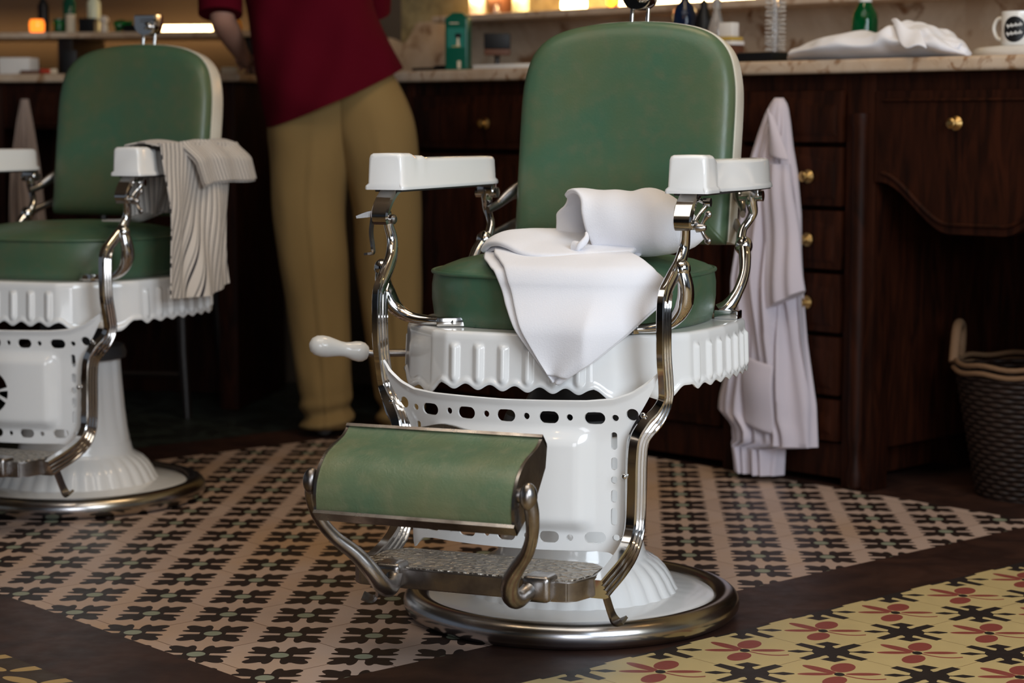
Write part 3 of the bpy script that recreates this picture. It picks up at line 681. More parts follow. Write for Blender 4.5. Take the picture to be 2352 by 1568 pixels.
    G().lathe(prof, 28, at=b_ + d_ * .012, axis=d_).build('handle', porcelain, lv)
    return root
chair = barber_chair()
chair2 = copy_tree(chair); chair2.location = (-1.028, 4.814, 0); chair2.rotation_euler = (0, 0, R(-20.7))
tag(chair2, label='farther barber chair cut by the left edge, striped cloth hanging over its armrest')
# ------------------------------------------------------------------ furniture along the walls
def put(o, T):
    o.matrix_world = T; return o
def at(T, x, y, z=0): return T @ Vector((x, y, z))
CT = 1.0275                                           # height of the marble tops
def knob(parent, x, z, y=-.012, name='knob'):
    G().lathe([(0, 0), (.016, 0), (.0165, .003), (.012, .006), (.006, .010), (.007, .016), (.012, .021), (.012, .025), (.008, .028), (.001, .029)], 20, at=(x, y, z), axis=(0, -1, 0)).build(name, brass, parent)
def drawer(parent, x0, x1, z0, z1, kn=True, wavy=False):
    """a framed drawer front with a raised field whose upper edge is curved"""
    g = G(); g.box(x0, x1, -.012, .02, z0, z1, .004)
    n = 20; vs = []; xa, xb, za, zb = x0 + .03, x1 - .03, z0 + .028, z1 - .028
    for y_, gr in ((-.012, .012), (-.017, 0)):
        lo = [(xa - gr + (xb - xa + 2 * gr) * k / n, za - gr) for k in range(n + 1)]
        hi = [(xb + gr - (xb - xa + 2 * gr) * k / n, zb + gr + .010 * math.cos((k / n - .5) * 2 * math.pi) - .008) for k in range(n + 1)]
        vs += [(a, y_, b) for a, b in lo + hi]
    m_ = 2 * (n + 1)
    g.add(vs, [tuple(range(m_, 2 * m_))] + [(a, (a + 1) % m_, m_ + (a + 1) % m_, m_ + a) for a in range(m_)])
    d = g.build('drawer', mahogany, parent, angle=30)
    if kn: knob(d, kn if kn is not True else (x0 + x1) / 2, (z0 + z1) / 2, -.020)
    return d
# right-hand dressing table: pedestal, kneehole with a curved apron, marble top
cab = empty('dressing_cabinet', (0, 0, 0)); cab.matrix_world = WK
tag(cab, 'long dark mahogany dressing cabinet with small brass knobs behind the nearer barber chair', 'cabinet')
g = G()
for x0, x1 in ((-1.66, -1.59), (-.95, -.88), (-.42, -.36), (-.05, .035), (.60, .68), (1.5, 1.58)):
    g.box(x0, x1, -.004, .07, 0 if x0 > -.4 else .0, CT - .033, .006)
g.box(-1.66, 1.58, .48, .53, .0, CT - .033); g.box(-1.66, 1.58, .0, .05, CT - .085, CT - .034, .003)
for x0, x1 in ((-1.60, -.05),): g.box(x0, x1, .03, .50, .075, .105); g.box(x0, x1, .006, .04, .02, .105, .004)
g.box(-1.655, -1.635, .05, .50, .02, CT - .035); g.box(-.06, -.04, .05, .50, .02, CT - .035); g.box(.02, .03, .05, .50, .1, CT - .035); g.box(-.955, -.935, .05, .50, .02, CT - .035)
g.box(.61, .63, .05, .50, .02, CT - .035); g.box(-1.6, -.05, .045, .055, .1, CT - .04)
# turned posts at the corners of the kneehole
for x in (-.005, .60):
    g.lathe([(.012, 0), (.020, .01), (.022, .04), (.014, .07), (.016, .10), (.021, .13), (.020, .50), (.020, .86), (.024, .88), (.024, .90)], 20, at=(x, -.006, 0))
body = g.build('carcass', mahogany, cab, angle=30)
zs = [(.825, .955), (.673, .820), (.521, .668), (.369, .516), (.217, .364), (.105, .212)]
for q, (a, b) in enumerate(zs):
    d = drawer(cab, -.358 if q else -.40, -.056, a + .006, b, kn=(-.147 if q not in (0, 5) else False))
drawer(cab, -1.585, -.955, .805, .955, kn=False); knob(cab, -1.273, .877, -.020)
for x0, x1 in ((-1.585, -1.275), (-1.265, -.955)):
    drawer(cab, x0, x1, .11, .79, kn=False)
drawer(cab, -.875, -.425, .11, .955, kn=False)
# kneehole drawer with its wavy lower edge
for X0, X1 in ((.04, .60),):
    n = 48; xm = (X0 + X1) / 2; fr = []; 
    def low(x):
        t = abs(x - xm) / ((X1 - X0) / 2); return .625 + .115 * ss(.25, .95, t) * 1.0 + .0
    g = G(); top = .952; vs = []
    for k in range(n + 1):
        x = X0 + (X1 - X0) * k / n; vs += [(x, -.010, low(x)), (x, -.010, top), (x, .018, top), (x, .018, low(x))]
    g.add(vs, [(4 * k + a, 4 * k + (a + 1) % 4, 4 * k + 4 + (a + 1) % 4, 4 * k + 4 + a) for k in range(n) for a in range(4)] + [(0, 1, 2, 3), (4 * n, 4 * n + 1, 4 * n + 2, 4 * n + 3)])
    g.sweep([(X0 + .02 + (X1 - X0 - .04) * k / n, -.011, low(X0 + .02 + (X1 - X0 - .04) * k / n) + .022) for k in range(n + 1)], circ(.0055, 8), side=(0, 1, 0))
    g.sweep([(X0 + .02, -.011, top - .022), (X1 - .02, -.011, top - .022)], circ(.0045, 8), side=(0, 1, 0))
    d = g.build('apron_drawer', mahogany, cab, angle=35); knob(d, .262, .877, -.010)
drawer(cab, .69, 1.49, .11, .955, kn=False)
top = G(); top.box(-1.685, 1.62, -.035, .555, CT - .033, CT, .009, 3)
mt = put(top.build('marble_worktop', marble), WK); tag(mt, 'cream veined marble worktop on the mahogany cabinet behind the nearer chair', 'worktop')
# marble splash with a scrolled end, on the wall
out = [(1.6, CT), (1.6, 1.19), (-2.02, 1.19), (-2.03, 1.205), (-2.17, 1.205), (-2.185, 1.195), (-2.20, 1.175), (-2.215, 1.155), (-2.235, 1.142), (-2.26, 1.139), (-2.285, 1.145), (-2.31, 1.158), (-2.33, 1.16), (-2.335, 1.14), (-2.33, 1.08), (-2.33, CT)]
bm = bmesh.new(); f = bm.faces.new([bm.verts.new((a, .53, b)) for a, b in out]); r_ = bmesh.ops.extrude_face_region(bm, geom=[f])
bmesh.ops.translate(bm, verts=[v for v in r_['geom'] if isinstance(v, bmesh.types.BMVert)], vec=(0, .03, 0))
sp = put(G().bm(bm).build('marble_splashback', wallmarble, smooth=False), WK); tag(sp, 'veined marble splashback with scrolled end behind the green carton bottle', 'splashback')
sh = put(G().box(-1.93, 1.6, .37, .53, 1.189, 1.210, .006, 2).build('marble_shelf', marble), WK); tag(sh, 'narrow cream marble shelf running above the splashback behind the nearer chair', 'shelf')
# washbasin rim at the right end
g = G(); n = 48
g.sweep([(.50 + .33 * math.cos(2 * math.pi * k / n), .245 + .20 * math.sin(2 * math.pi * k / n), CT + .0105) for k in range(n + 1)], circ(.014, 10, .010), side=(0, 0, 1), cap=False)
g.add([(.50 + .33 * math.cos(2 * math.pi * k / n), .245 + .20 * math.sin(2 * math.pi * k / n), CT + .012) for k in range(n)], [tuple(range(n))])
bs = put(g.build('washbasin', porcelain), WK); tag(bs, 'white oval washbasin rim set into the marble worktop by the crumpled towel', 'washbasin')
# left-hand counter
cl = empty('dressing_cabinet', (0, 0, 0)); cl.matrix_world = WL
tag(cl, 'dark wooden cabinet under the left marble top behind the farther chair', 'cabinet')
g = G(); g.box(-1.6, .02, .0, .55, .05, CT - .027, .006); g.box(.70, .76, .0, .55, .0, CT - .027, .006); g.box(.02, .70, .40, .55, .0, CT - .03); g.box(.02, .70, .0, .05, .86, CT - .03, .004)
g.build('carcass', mahogany, cl, angle=30)
for x0, x1 in ((-1.55, -1.05), (-1.04, -.53), (-.52, -.01)): drawer(cl, x0, x1, .10, .78, kn=False); drawer(cl, x0, x1, .79, .96, kn=False)
drawer(cl, .06, .69, .87, .97, kn=False)
mt = put(G().box(-1.65, .785, -.03, .60, CT - .026, CT, .008, 3).build('marble_worktop', marble), WL); tag(mt, 'cream marble worktop at left behind the farther barber chair', 'worktop')
sh = put(G().box(-1.65, .75, .28, .60, 1.148, 1.167, .005, 2).build('marble_shelf', marble), WL); tag(sh, 'marble shelf crowded with bottles above the left worktop', 'shelf')
for x, t_ in ((-.8, 'dark upright bracket under the left shelf beyond the picture edge'), (.085, 'dark upright bracket under the left shelf, behind the hair clipper'), (.70, 'dark upright bracket at the right end of the left shelf')):
    pb = put(G().box(x, x + .05, .30, .60, CT + .001, 1.147, .003).build('shelf_bracket', darkwood), WL); tag(pb, t_, 'shelf bracket', 'brackets under the left shelf')

# lamps: strip lights along both shelves and bare bulbs under the ceiling
def strip(T, x0, x1, y, z, lab, h=.022, e=None):
    o = empty('strip_lamp', (0, 0, 0), label=lab, cat='lamp', group='strip lamps along the shelves'); o.matrix_world = T
    G().box(x0, x1, y - .012, y + .012, z, z + h, .004).build('glowing_tube', lampwhite, o)
    G().box(x0 - .01, x1 + .01, y - .016, y + .016, z - .006, z, .002).build('lamp_base', darksteel, o)
strip(WL, .28, .60, .50, 1.1735, 'glowing warm strip lamp on the left shelf behind the bottles')
strip(WK, -1.45, -1.36, .47, 1.2165, 'short bright strip lamp on the marble shelf right of the green carton', .026)
strip(WK, -1.25, -.72, .47, 1.2165, 'long bright strip lamp on the marble shelf above the nearer backrest', .018)
def lampl(T, p, e, sx):
    l = bpy.data.lights.new('strip_glow', 'AREA'); l.shape = 'RECTANGLE'; l.size = sx; l.size_y = .05; l.energy = e; l.color = (1, .60, .25)
    o = bpy.data.objects.new('strip_glow', l); C.objects.link(o); o.matrix_world = T @ Matrix.Translation(p) @ Matrix.Rotation(R(35), 4, 'X')
lampl(WL, (.1, .58, 1.19), 2.0, 1.2); lampl(WK, (-1.3, .42, 1.27), 4.0, 1.2)
for k, (x, y) in enumerate(((-.7, 1.4), (.1, 1.7), (.9, 2.1), (-.9, 3.3), (1.5, 3.4))):
    o = empty('pendant_lamp', (x, y, 2.45), label=['bare warm bulb hanging over the pink tiles at left', 'bare warm bulb hanging in front of the chairs', 'bare warm bulb hanging over the yellow tiles', 'bare warm bulb hanging above the farther chair', 'bare warm bulb hanging toward the right wall'][k], cat='lamp', group='bare bulbs under the ceiling')
    G().sphere((0, 0, 0), .035, (1, 1, 1.2), 16).build('bulb', bulbm, o); G().lathe([(.002, .03), (.018, .03), (.018, .08), (.003, .09), (.003, .55)], 12).build('cord', darksteel, o)

# ------------------------------------------------------------------ things on the counters and shelves
def thing(name, label, cat, T, x, y, z, rz=0, group=None):
    o = empty(name, (0, 0, 0), label=label, cat=cat, group=group); o.matrix_world = T @ Matrix.Translation((x, y, z)) @ Matrix.Rotation(R(rz), 4, 'Z'); return o
def bottle(name, label, cat, T, x, y, z, prof, mat, capmat, capprof, n=24, **k):
    o = thing(name, label, cat, T, x, y, z, **k); G().lathe(prof, n).build('body', mat, o, angle=50)
    if capprof: G().lathe(capprof, n).build('cap', capmat, o, angle=50)
    return o
def box(name, label, cat, T, x, y, z, sx, sy, sz, mat, rz=0, lid=None, bev=.003, group=None):
    o = thing(name, label, cat, T, x, y, z, rz, group); 
    if lid: G().box(-sx / 2, sx / 2, -sy / 2, sy / 2, 0, sz * .7, bev).build('body', mat, o); G().box(-sx / 2 - .001, sx / 2 + .001, -sy / 2 - .001, sy / 2 + .001, sz * .7, sz, bev).build('lid', lid, o)
    else: G().box(-sx / 2, sx / 2, -sy / 2, sy / 2, 0, sz, bev).build('body', mat, o)
    return o
Z = CT + .0005
col = lambda n, c, r=.5, **k: plain(n, c, r, **k)
greenplastic = col('green_plastic', (.002, .085, .052), .3); labelgreen = col('label_green', (.01, .16, .12), .5); labeldark = col('label_dark_green', (.003, .05, .035), .5)
cream = col('cream_card', (.62, .52, .38), .7); white = col('white_card', (.75, .72, .68), .6); pinkc = col('pink_card', (.45, .06, .16), .6); yellowc = col('gold_card', (.50, .34, .08), .4)
brownc = col('brown_card', (.10, .035, .015), .6); palegreen = col('pale_green_card', (.48, .56, .42), .6); redc = col('red_plastic', (.45, .04, .02), .5)
# green carton-shaped bottle
o = thing('shampoo_bottle', 'square dark green bottle with picture label on the marble worktop', 'bottle', WK, -1.498, .085, Z, 30)
G().box(-.034, .034, -.022, .022, 0, .152, .006, 3).build('body', greenplastic, o)
G().add([(-.033, -.021, .150), (.033, -.021, .150), (.033, .021, .150), (-.033, .021, .150), (-.014, -.010, .166), (.014, -.010, .166), (.014, .010, .166), (-.014, .010, .166)], [(0, 1, 5, 4), (1, 2, 6, 5), (2, 3, 7, 6), (3, 0, 4, 7), (4, 5, 6, 7)]).build('shoulder', greenplastic, o, smooth=False)
lb = G().box(-.026, .026, -.0235, -.0222, .066, .122).build('label_picture', labelgreen, o, smooth=False)
G().add([(.002, -.0242, .070), (.012, -.0242, .070), (.009, -.0242, .094), (.004, -.0242, .094)], [(0, 1, 2, 3)]).build('printed_figure', cream, lb, smooth=False)
G().box(-.002, .016, -.0243, -.0236, .094, .106, .0004).build('printed_hair', black_plastic, lb); G().box(-.012, .013, -.0243, -.0236, .068, .0705, .0002).build('printed_stripe', yellowc, lb)
G().box(-.019, .008, -.0235, -.0222, .134, .137).build('printed_line', cream, o, smooth=False); G().box(.004, .014, -.0235, -.0222, .006, .028, .0003).build('printed_seal', cream, o)
# brush standing on its handle, tray, black clippers case
o = thing('neck_brush', 'dark wooden neck brush standing on its handle beside the green bottle', 'brush', WK, -1.372, .12, Z, 40)
G().lathe([(.001, 0), (.011, 0), (.010, .010), (.007, .022), (.0075, .034), (.010, .042)], 20).build('handle', darkwood, o)
G().box(-.037, .037, -.014, .014, .042, .060, .004).build('ferrule', brownc, o); g = G(); g.box(-.037, .037, -.013, .013, .060, .105, .003)
g.build('bristles', black_plastic, o)
o = thing('enamel_tray', 'shallow white tray lying on the worktop beside the nearer backrest', 'tray', WK, -1.24, .10, Z, 0)
g = G(); g.box(-.12, .12, -.09, .08, 0, .006, .003); g.box(-.12, .12, -.09, -.082, .004, .013, .002); g.box(-.12, -.112, -.09, .08, .004, .013, .002); g.box(.112, .12, -.09, .08, .004, .013, .002); g.box(-.12, .12, .072, .08, .004, .013, .002); g.build('body', porcelain, o)
o = thing('hand_mirror', 'black hand mirror lying flat by the scrolled marble end', 'mirror', WK, -1.60, .16, Z, 10)
g = G(); g.lathe([(.001, .0), (.055, .0), (.060, .006), (.060, .014), (.055, .018), (.001, .018)], 32); g.build('frame', black_plastic, o)
G().box(-.15, -.055, -.010, .010, .004, .014, .004).build('handle', black_plastic, o); G().lathe([(.001, .0181), (.052, .0181), (.001, .0186)], 32).build('mirror_glass', chrome, o)
# shelf things right wall (z 1.211)
S = 1.2105
bottle('lotion_bottle', 'tall white bottle on the shelf over the green carton', 'bottle', WK, -1.79, .44, S, [(.001, 0), (.024, 0), (.026, .004), (.026, .10), (.018, .115), (.009, .12)], porcelain, porcelain, [(.010, .12), (.012, .12), (.012, .14), (.001, .14)])
box('cigar_box', 'dark brown box on the marble shelf right of the white bottle', 'box', WK, -1.69, .44, S, .055, .05, .09, brownc)
bottle('perfume_flask', 'small clear flask with round stopper on the marble shelf', 'bottle', WK, -1.655, .39, S, [(.001, 0), (.010, 0), (.011, .006), (.006, .012)], clearglass, clearglass, [(.003, .012), (.008, .016), (.008, .022), (.001, .026)])
bottle('talc_tin', 'pale green round tin on the shelf beside the short strip lamp', 'tin', WK, -1.60, .44, S, [(.001, 0), (.026, 0), (.026, .085), (.020, .092)], palegreen, brass, [(.014, .092), (.014, .102), (.001, .102)])
bottle('perfume_flask', 'round amber flask glowing before the long strip lamp', 'bottle', WK, -1.20, .42, S, [(.001, 0), (.014, 0), (.020, .010), (.020, .024), (.010, .034), (.006, .042)], amberglass, brass, [(.007, .042), (.007, .052), (.001, .052)])
bottle('perfume_flask', 'orange glass flask at the middle of the marble shelf', 'bottle', WK, -1.10, .42, S, [(.001, 0), (.016, 0), (.018, .02), (.010, .034), (.006, .05)], amberglass, brass, [(.008, .05), (.008, .062), (.001, .062)])
bottle('cologne_bottle', 'navy blue glass bottle on the shelf left of the headrest clamp', 'bottle', WK, -.98, .42, S + .012, [(.001, 0), (.024, 0), (.026, .02), (.024, .06), (.010, .08)], blueglass, brass, [(.009, .08), (.009, .1), (.001, .1)])
bottle('cologne_bottle', 'wide navy glass bottle standing right behind the nearer backrest top', 'bottle', WK, -.70, .16, Z, [(.001, 0), (.030, 0), (.033, .02), (.033, .13), (.026, .155), (.012, .17), (.011, .19)], blueglass, black_plastic, [(.013, .19), (.013, .21), (.001, .21)])
bottle('spray_bottle', 'black spray bottle behind the right corner of the nearer backrest', 'bottle', WK, -.60, .12, Z, [(.001, 0), (.022, 0), (.023, .01), (.023, .11), (.012, .145)], black_plastic, black_plastic, [(.010, .145), (.010, .16), (.001, .17)])
o = bottle('spray_bottle', 'clear plastic spray bottle just right of the nearer backrest', 'bottle', WK, -.54, .10, Z, [(.001, 0), (.020, 0), (.022, .01), (.022, .09), (.012, .125), (.008, .14)], clearglass, clearglass, [(.009, .14), (.012, .142), (.010, .165), (.001, .168)])
b_ = box('toiletry_box', 'dark brown box at the bottom of the little stack by the backrest', 'box', WK, -.497, .10, Z, .055, .05, .046, brownc)
box('toiletry_box', 'flat white box lying in the middle of the little stack', 'box', WK, -.495, .10, Z + .0465, .055, .05, .011, white)
box('toiletry_box', 'thin gold box near the top of the little stack', 'box', WK, -.498, .10, Z + .058, .052, .05, .010, yellowc)
o = box('toiletry_box', 'upright white carton on top of the little stack', 'box', WK, -.500, .10, Z + .0685, .044, .03, .036, white)
box('soap_box', 'pink box on the worktop left of the round hairbrush', 'box', WK, -.428, .13, Z, .055, .05, .026, pinkc)
box('razor_case', 'flat black case lying under the round hairbrush', 'case', WK, -.365, .07, Z, .115, .07, .025, black_plastic, bev=.006)
# round hairbrush standing upright
o = thing('hairbrush', 'clear round hairbrush with pale bristles standing in front of the splashback', 'brush', WK, -.365, .12, Z + .0255)
G().lathe([(.001, 0), (.008, 0), (.008, .15), (.001, .155)], 16).build('core', clearglass, o)
g = G(); random.seed(3)
for k in range(15):
    for q in range(16):
        a = 2 * math.pi * (q + .5 * (k % 2) + random.uniform(-.2, .2)) / 16; z = .008 + .0105 * k + random.uniform(-.003, .003); r1 = .026
        g.sweep([(.007 * math.cos(a), .007 * math.sin(a), z), (r1 * math.cos(a), r1 * math.sin(a), z + .001)], circ(.0014, 4), side=(0, 0, 1))
tag(g.build('bristles', col('pale_bristle', (.62, .58, .54), .4), o), kind='stuff')
box('soap_box', 'small pale green box between the hairbrush and green bottle', 'box', WK, -.245, .16, Z, .075, .04, .042, palegreen)
G().box(-.02, .012, -.01, .01, .042, .050, .003).build('black_tube', black_plastic, C.objects['soap_box.001'])
bottle('tonic_bottle', 'tall green glass bottle behind the crumpled white towel', 'bottle', WK, -.12, .16, Z, [(.001, 0), (.030, 0), (.032, .006), (.032, .095), (.029, .115), (.019, .135), (.0155, .142)], greenglass, porcelain, [(.016, .142), (.017, .143), (.017, .165), (.001, .166)])
# mug with a round black badge and white script
o = thing('mug', 'white mug with round black badge and white script at the right edge', 'mug', WK, .335, .12, Z + .0235, 0)
G().lathe([(.001, 0), (.034, 0), (.038, .005), (.038, .078), (.035, .078), (.034, .006), (.001, .005)], 40).build('body', porcelain, o, angle=50)
G().tube([(-.036, 0, .064), (-.052, -.004, .062), (-.060, -.006, .042), (-.052, -.004, .020), (-.036, 0, .014)], .0045, 10).build('handle', porcelain, o)
g = G(); n = 28; vs = []; R_ = .0388; a0 = R(-72)
for q in range(n):
    t = 2 * math.pi * q / n; u_, v_ = .027 * math.cos(t), .029 * math.sin(t); an = a0 + u_ / R_; vs.append((R_ * math.cos(an), R_ * math.sin(an), .037 + v_))
vs = []
for ring_ in range(1, 9):
    for q in range(n):
        t = 2 * math.pi * q / n; u_, v_ = .027 * math.cos(t) * ring_ / 8, .029 * math.sin(t) * ring_ / 8; an = a0 + u_ / R_; vs.append((R_ * math.cos(an), R_ * math.sin(an), .037 + v_))
bd = g.add(vs, [tuple(range(n))] + [(k * n + q, k * n + (q + 1) % n, (k + 1) * n + (q + 1) % n, (k + 1) * n + q) for k in range(7) for q in range(n)]).build('badge', black_plastic, o)
for row, amp in ((.046, 10), (.028, 8)):
    pts = []
    for q in range(40):
        u_ = -.018 + .036 * q / 39; an = a0 + u_ / R_; pts.append(((R_ + .0006) * math.cos(an), (R_ + .0006) * math.sin(an), row + .0035 * math.sin(q * 1.15) * (1 + .5 * math.sin(q * .6)) + u_ * .12))
    G().tube(pts, .0009, 5, 1).build('script_lettering', porcelain, bd)

# left shelf things (top of shelf 1.167)
L = 1.1675
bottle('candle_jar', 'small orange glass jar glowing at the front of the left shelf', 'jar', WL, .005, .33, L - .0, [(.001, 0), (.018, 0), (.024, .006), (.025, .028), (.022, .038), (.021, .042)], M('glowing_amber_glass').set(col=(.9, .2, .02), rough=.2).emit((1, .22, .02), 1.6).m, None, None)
bottle('tonic_bottle', 'dark slim bottle behind the orange jar', 'bottle', WL, .0, .40, L, [(.001, 0), (.018, 0), (.018, .09), (.008, .11)], black_plastic, black_plastic, [(.008, .11), (.008, .13), (.001, .13)])
bottle('green_jar', 'low green glass jar right of the orange jar', 'jar', WL, .075, .34, L, [(.001, 0), (.018, 0), (.020, .004), (.020, .032), (.016, .04)], greenglass, greenplastic, [(.017, .036), (.017, .044), (.001, .044)])
bottle('tonic_bottle', 'tall teal glass bottle behind the green jar', 'bottle', WL, .085, .41, L, [(.001, 0), (.020, 0), (.020, .10), (.008, .12)], tealglass, black_plastic, [(.008, .12), (.008, .14), (.001, .14)])
bottle('powder_tin', 'cream cylinder tin right of the teal bottle', 'tin', WL, .115, .34, L, [(.001, 0), (.016, 0), (.016, .058), (.001, .060)], cream, None, None)
bottle('tonic_bottle', 'clear bottle with pale liquid standing over the cream tin', 'bottle', WL, .165, .42, L, [(.001, 0), (.018, 0), (.022, .03), (.022, .10), (.008, .12)], M('pale_glass').set(col=(.75, .8, .6), rough=.2).m, black_plastic, [(.008, .12), (.008, .14), (.001, .14)])
box('small_case', 'black little case on the left shelf beside the cream tin', 'case', WL, .175, .34, L, .05, .05, .045, black_plastic)
bottle('lotion_bottle', 'little white bottle with round head on the left shelf', 'bottle', WL, .225, .35, L, [(.001, 0), (.012, 0), (.012, .022), (.008, .028), (.014, .034), (.016, .042), (.010, .052), (.001, .054)], M('frosted_white').set(col=(.8, .7, .6), rough=.4).m, None, None)
o = thing('tonic_bottle', 'green glass bottle lying on its side on the left shelf', 'bottle', WL, .255, .36, L + .018, 20)
G().lathe([(.001, 0), (.016, 0), (.018, .006), (.018, .030), (.008, .045), (.008, .06)], 20, axis=(1, 0, .25)).build('body', greenglass, o)
box('small_case', 'low dark case on the left shelf beside the lying bottle', 'case', WL, .335, .34, L, .07, .05, .022, black_plastic)
bottle('cologne_bottle', 'dark round bottle at the right end of the left shelf', 'bottle', WL, .615, .33, L, [(.001, 0), (.020, 0), (.026, .015), (.024, .040), (.010, .055), (.008, .085)], black_plastic, brass, [(.009, .085), (.009, .095), (.001, .095)])
bottle('perfume_flask', 'amber flask beside the dark round bottle at the shelf end', 'bottle', WL, .665, .34, L, [(.001, 0), (.018, 0), (.022, .012), (.018, .034), (.010, .040), (.015, .046), (.015, .064), (.004, .068)], M('amber_liquid').set(col=(.8, .32, .03), rough=.1).m, None, None)
# left worktop
box('tissue_box', 'white box on the left marble top by the picture edge', 'box', WL, .035, .10, Z, .10, .08, .052, white)
o = thing('shaving_brush', 'small shaving brush with red handle lying on the left worktop', 'brush', WL, .135, .03, Z + .009, 60); G().lathe([(.001, 0), (.008, 0), (.006, .02), (.008, .03)], 14, axis=(1, 0, 0)).build('handle', redc, o); G().lathe([(.007, .03), (.010, .055), (.001, .06)], 14, axis=(1, 0, 0)).build('bristles', cream, o)
box('comb_case', 'flat brown comb case lying on the left worktop', 'case', WL, .095, .06, Z, .07, .03, .012, brownc, 12)
box('hair_clipper', 'black hair clipper standing on the left worktop under the shelf', 'clipper', WL, .19, .14, Z, .045, .05, .075, black_plastic, 10)
box('folded_cloth', 'small yellowish folded cloth at the right end of the left worktop', 'cloth', WL, .742, .05, Z, .05, .09, .018, cream)

# ------------------------------------------------------------------ wicker basket in the kneehole
o = thing('wicker_basket', 'dark wicker basket with rope rim standing in the kneehole at right', 'basket', WK, .33, .24, 0, 0)
wick = M('dark_wicker'); sp_ = wick.node('ShaderNodeTexBrick') if False else None
nw = wick.noise(40, 3); wick.set(col=wick.mix(nw, (.010, .004, .002), (.030, .012, .006)), rough=.6); wick = wick.m
rope = M('rope'); rope.set(col=(.16, .085, .04), rough=.8); rope.bump(rope.noise(160, 2), .5, .002); rope = rope.m
g = G(); nr, nc = 26, 44
for k in range(nr):
    z = .01 + .29 * k / (nr - 1); r = .125 + .055 * k / (nr - 1)
    pts = []
    for q in range(nc * 2 + 1):
        a = 2 * math.pi * q / (nc * 2); rr = r + .004 * math.cos(a * nc / 2 + (k % 2) * math.pi); pts.append((rr * math.cos(a), rr * math.sin(a), z))
    g.sweep(pts, circ(.0058, 6), side=(0, 0, 1), cap=False)
g.lathe([(.001, .0), (.125, .0), (.125, .008), (.001, .008)], 40)
tag(g.build('weave', wick, o, angle=80), kind='stuff')
for k, (z, r) in enumerate(((.318, .186), (.300, .190))):
    pts = [(r * math.cos(2 * math.pi * q / 60), r * math.sin(2 * math.pi * q / 60), z + .003 * math.sin(q * .9)) for q in range(61)]
    G().sweep(pts, circ(.006, 8), side=(0, 0, 1), cap=False).build('rope_rim', rope, o)
for a in (205, 25):
    ca, sa = math.cos(R(a)), math.sin(R(a)); tx, ty = -sa, ca
    G().tube([(ca * .185 + tx * q, sa * .185 + ty * q, z) for q, z in ((-.05, .315), (-.075, .345), (-.072, .385), (-.035, .400), (.010, .385), (.045, .315))], .012, 10).build('handle', rope, o)
tw = sheet('grey_towel', 14, 20, lambda u, v: at(WK, .44 + .10 * u, .02 + .02 * math.sin(u * 9 + v) , .76 - .13 * v), .006, col('grey_cotton', (.16, .15, .15), .9), None, sub=1)
tag(tw, 'small grey towel hanging inside the kneehole at the right edge', 'towel')

# dark wooden side chair behind the farther barber chair
o = empty('side_chair', WL @ Vector((.45, .0, 0)), R(-9), label='dark wooden chair in the shadow under the left marble worktop', cat='chair')
G().box(-.20, .22, -.20, .20, .40, .44, .008).build('seat', darkwood, o)
for sx, sy in ((-1, -1), (1, -1), (-1, 1), (1, 1)):
    G().sweep([(.185 * sx, .17 * sy, .40), (.195 * sx, .185 * sy, .2), (.21 * sx, .20 * sy, 0)], circ(.018, 10), side=(0, 1, 0), scale=[1, .9, .7]).build('leg', darkwood, o)
G().sweep([(-.19, -.18, .13), (.19, -.18, .13)], circ(.010, 8), side=(0, 0, 1)).build('stretcher', darkwood, o)
g = G()
for sx in (-1, 1): g.sweep([(.18 * sx, .18, .44), (.19 * sx, .21, .65), (.19 * sx, .25, .80)], circ(.014, 10), side=(0, 1, 0), steps=3)
g.sweep([(-.19, .25, .78), (0, .265, .79), (.19, .25, .78)], [(-.03, -.008), (.03, -.008), (.03, .008), (-.03, .008)], side=(0, 0, 1), steps=4); g.build('backrest', darkwood, o)
# ------------------------------------------------------------------ cloths
def addsheet(g, nu, nv, fn, thick, sub=1, uvf=None, uvs=None):
    """a thick sheet with rounded rims added to the collection g; uvs collects a uv pair per vertex"""
    vs, fs = grid(nu, nv, fn); me = bpy.data.meshes.new('t'); me.from_pydata([tuple(v) for v in vs], [], fs)
    if uvf:
        l = me.uv_layers.new(name='UVMap'); uv = [uvf(i / (nu - 1), j / (nv - 1)) for j in range(nv) for i in range(nu)]
        for lp in me.loops: l.data[lp.index].uv = uv[lp.vertex_index]
    o = bpy.data.objects.new('t', me); C.objects.link(o)
    md = o.modifiers.new('s', 'SOLIDIFY'); md.thickness = thick; md.offset = 0
    if sub: md = o.modifiers.new('u', 'SUBSURF'); md.levels = sub
    dg = bpy.context.evaluated_depsgraph_get(); m2 = bpy.data.meshes.new_from_object(o.evaluated_get(dg)); bpy.data.objects.remove(o)
    if uvs is not None:
        pv = [(0, 0)] * len(m2.vertices); ly = m2.uv_layers[0]
        for lp in m2.loops: pv[lp.vertex_index] = tuple(ly.data[lp.index].uv)
        uvs += pv
    g.add([v.co[:] for v in m2.vertices], [tuple(p.vertices) for p in m2.polygons]); bpy.data.meshes.remove(m2)
T1 = Matrix.Translation((.107, 3.67, 0)) @ Matrix.Rotation(R(-22), 4, 'Z')
T2 = Matrix.Translation((-1.028, 4.814, 0)) @ Matrix.Rotation(R(-20.7), 4, 'Z')
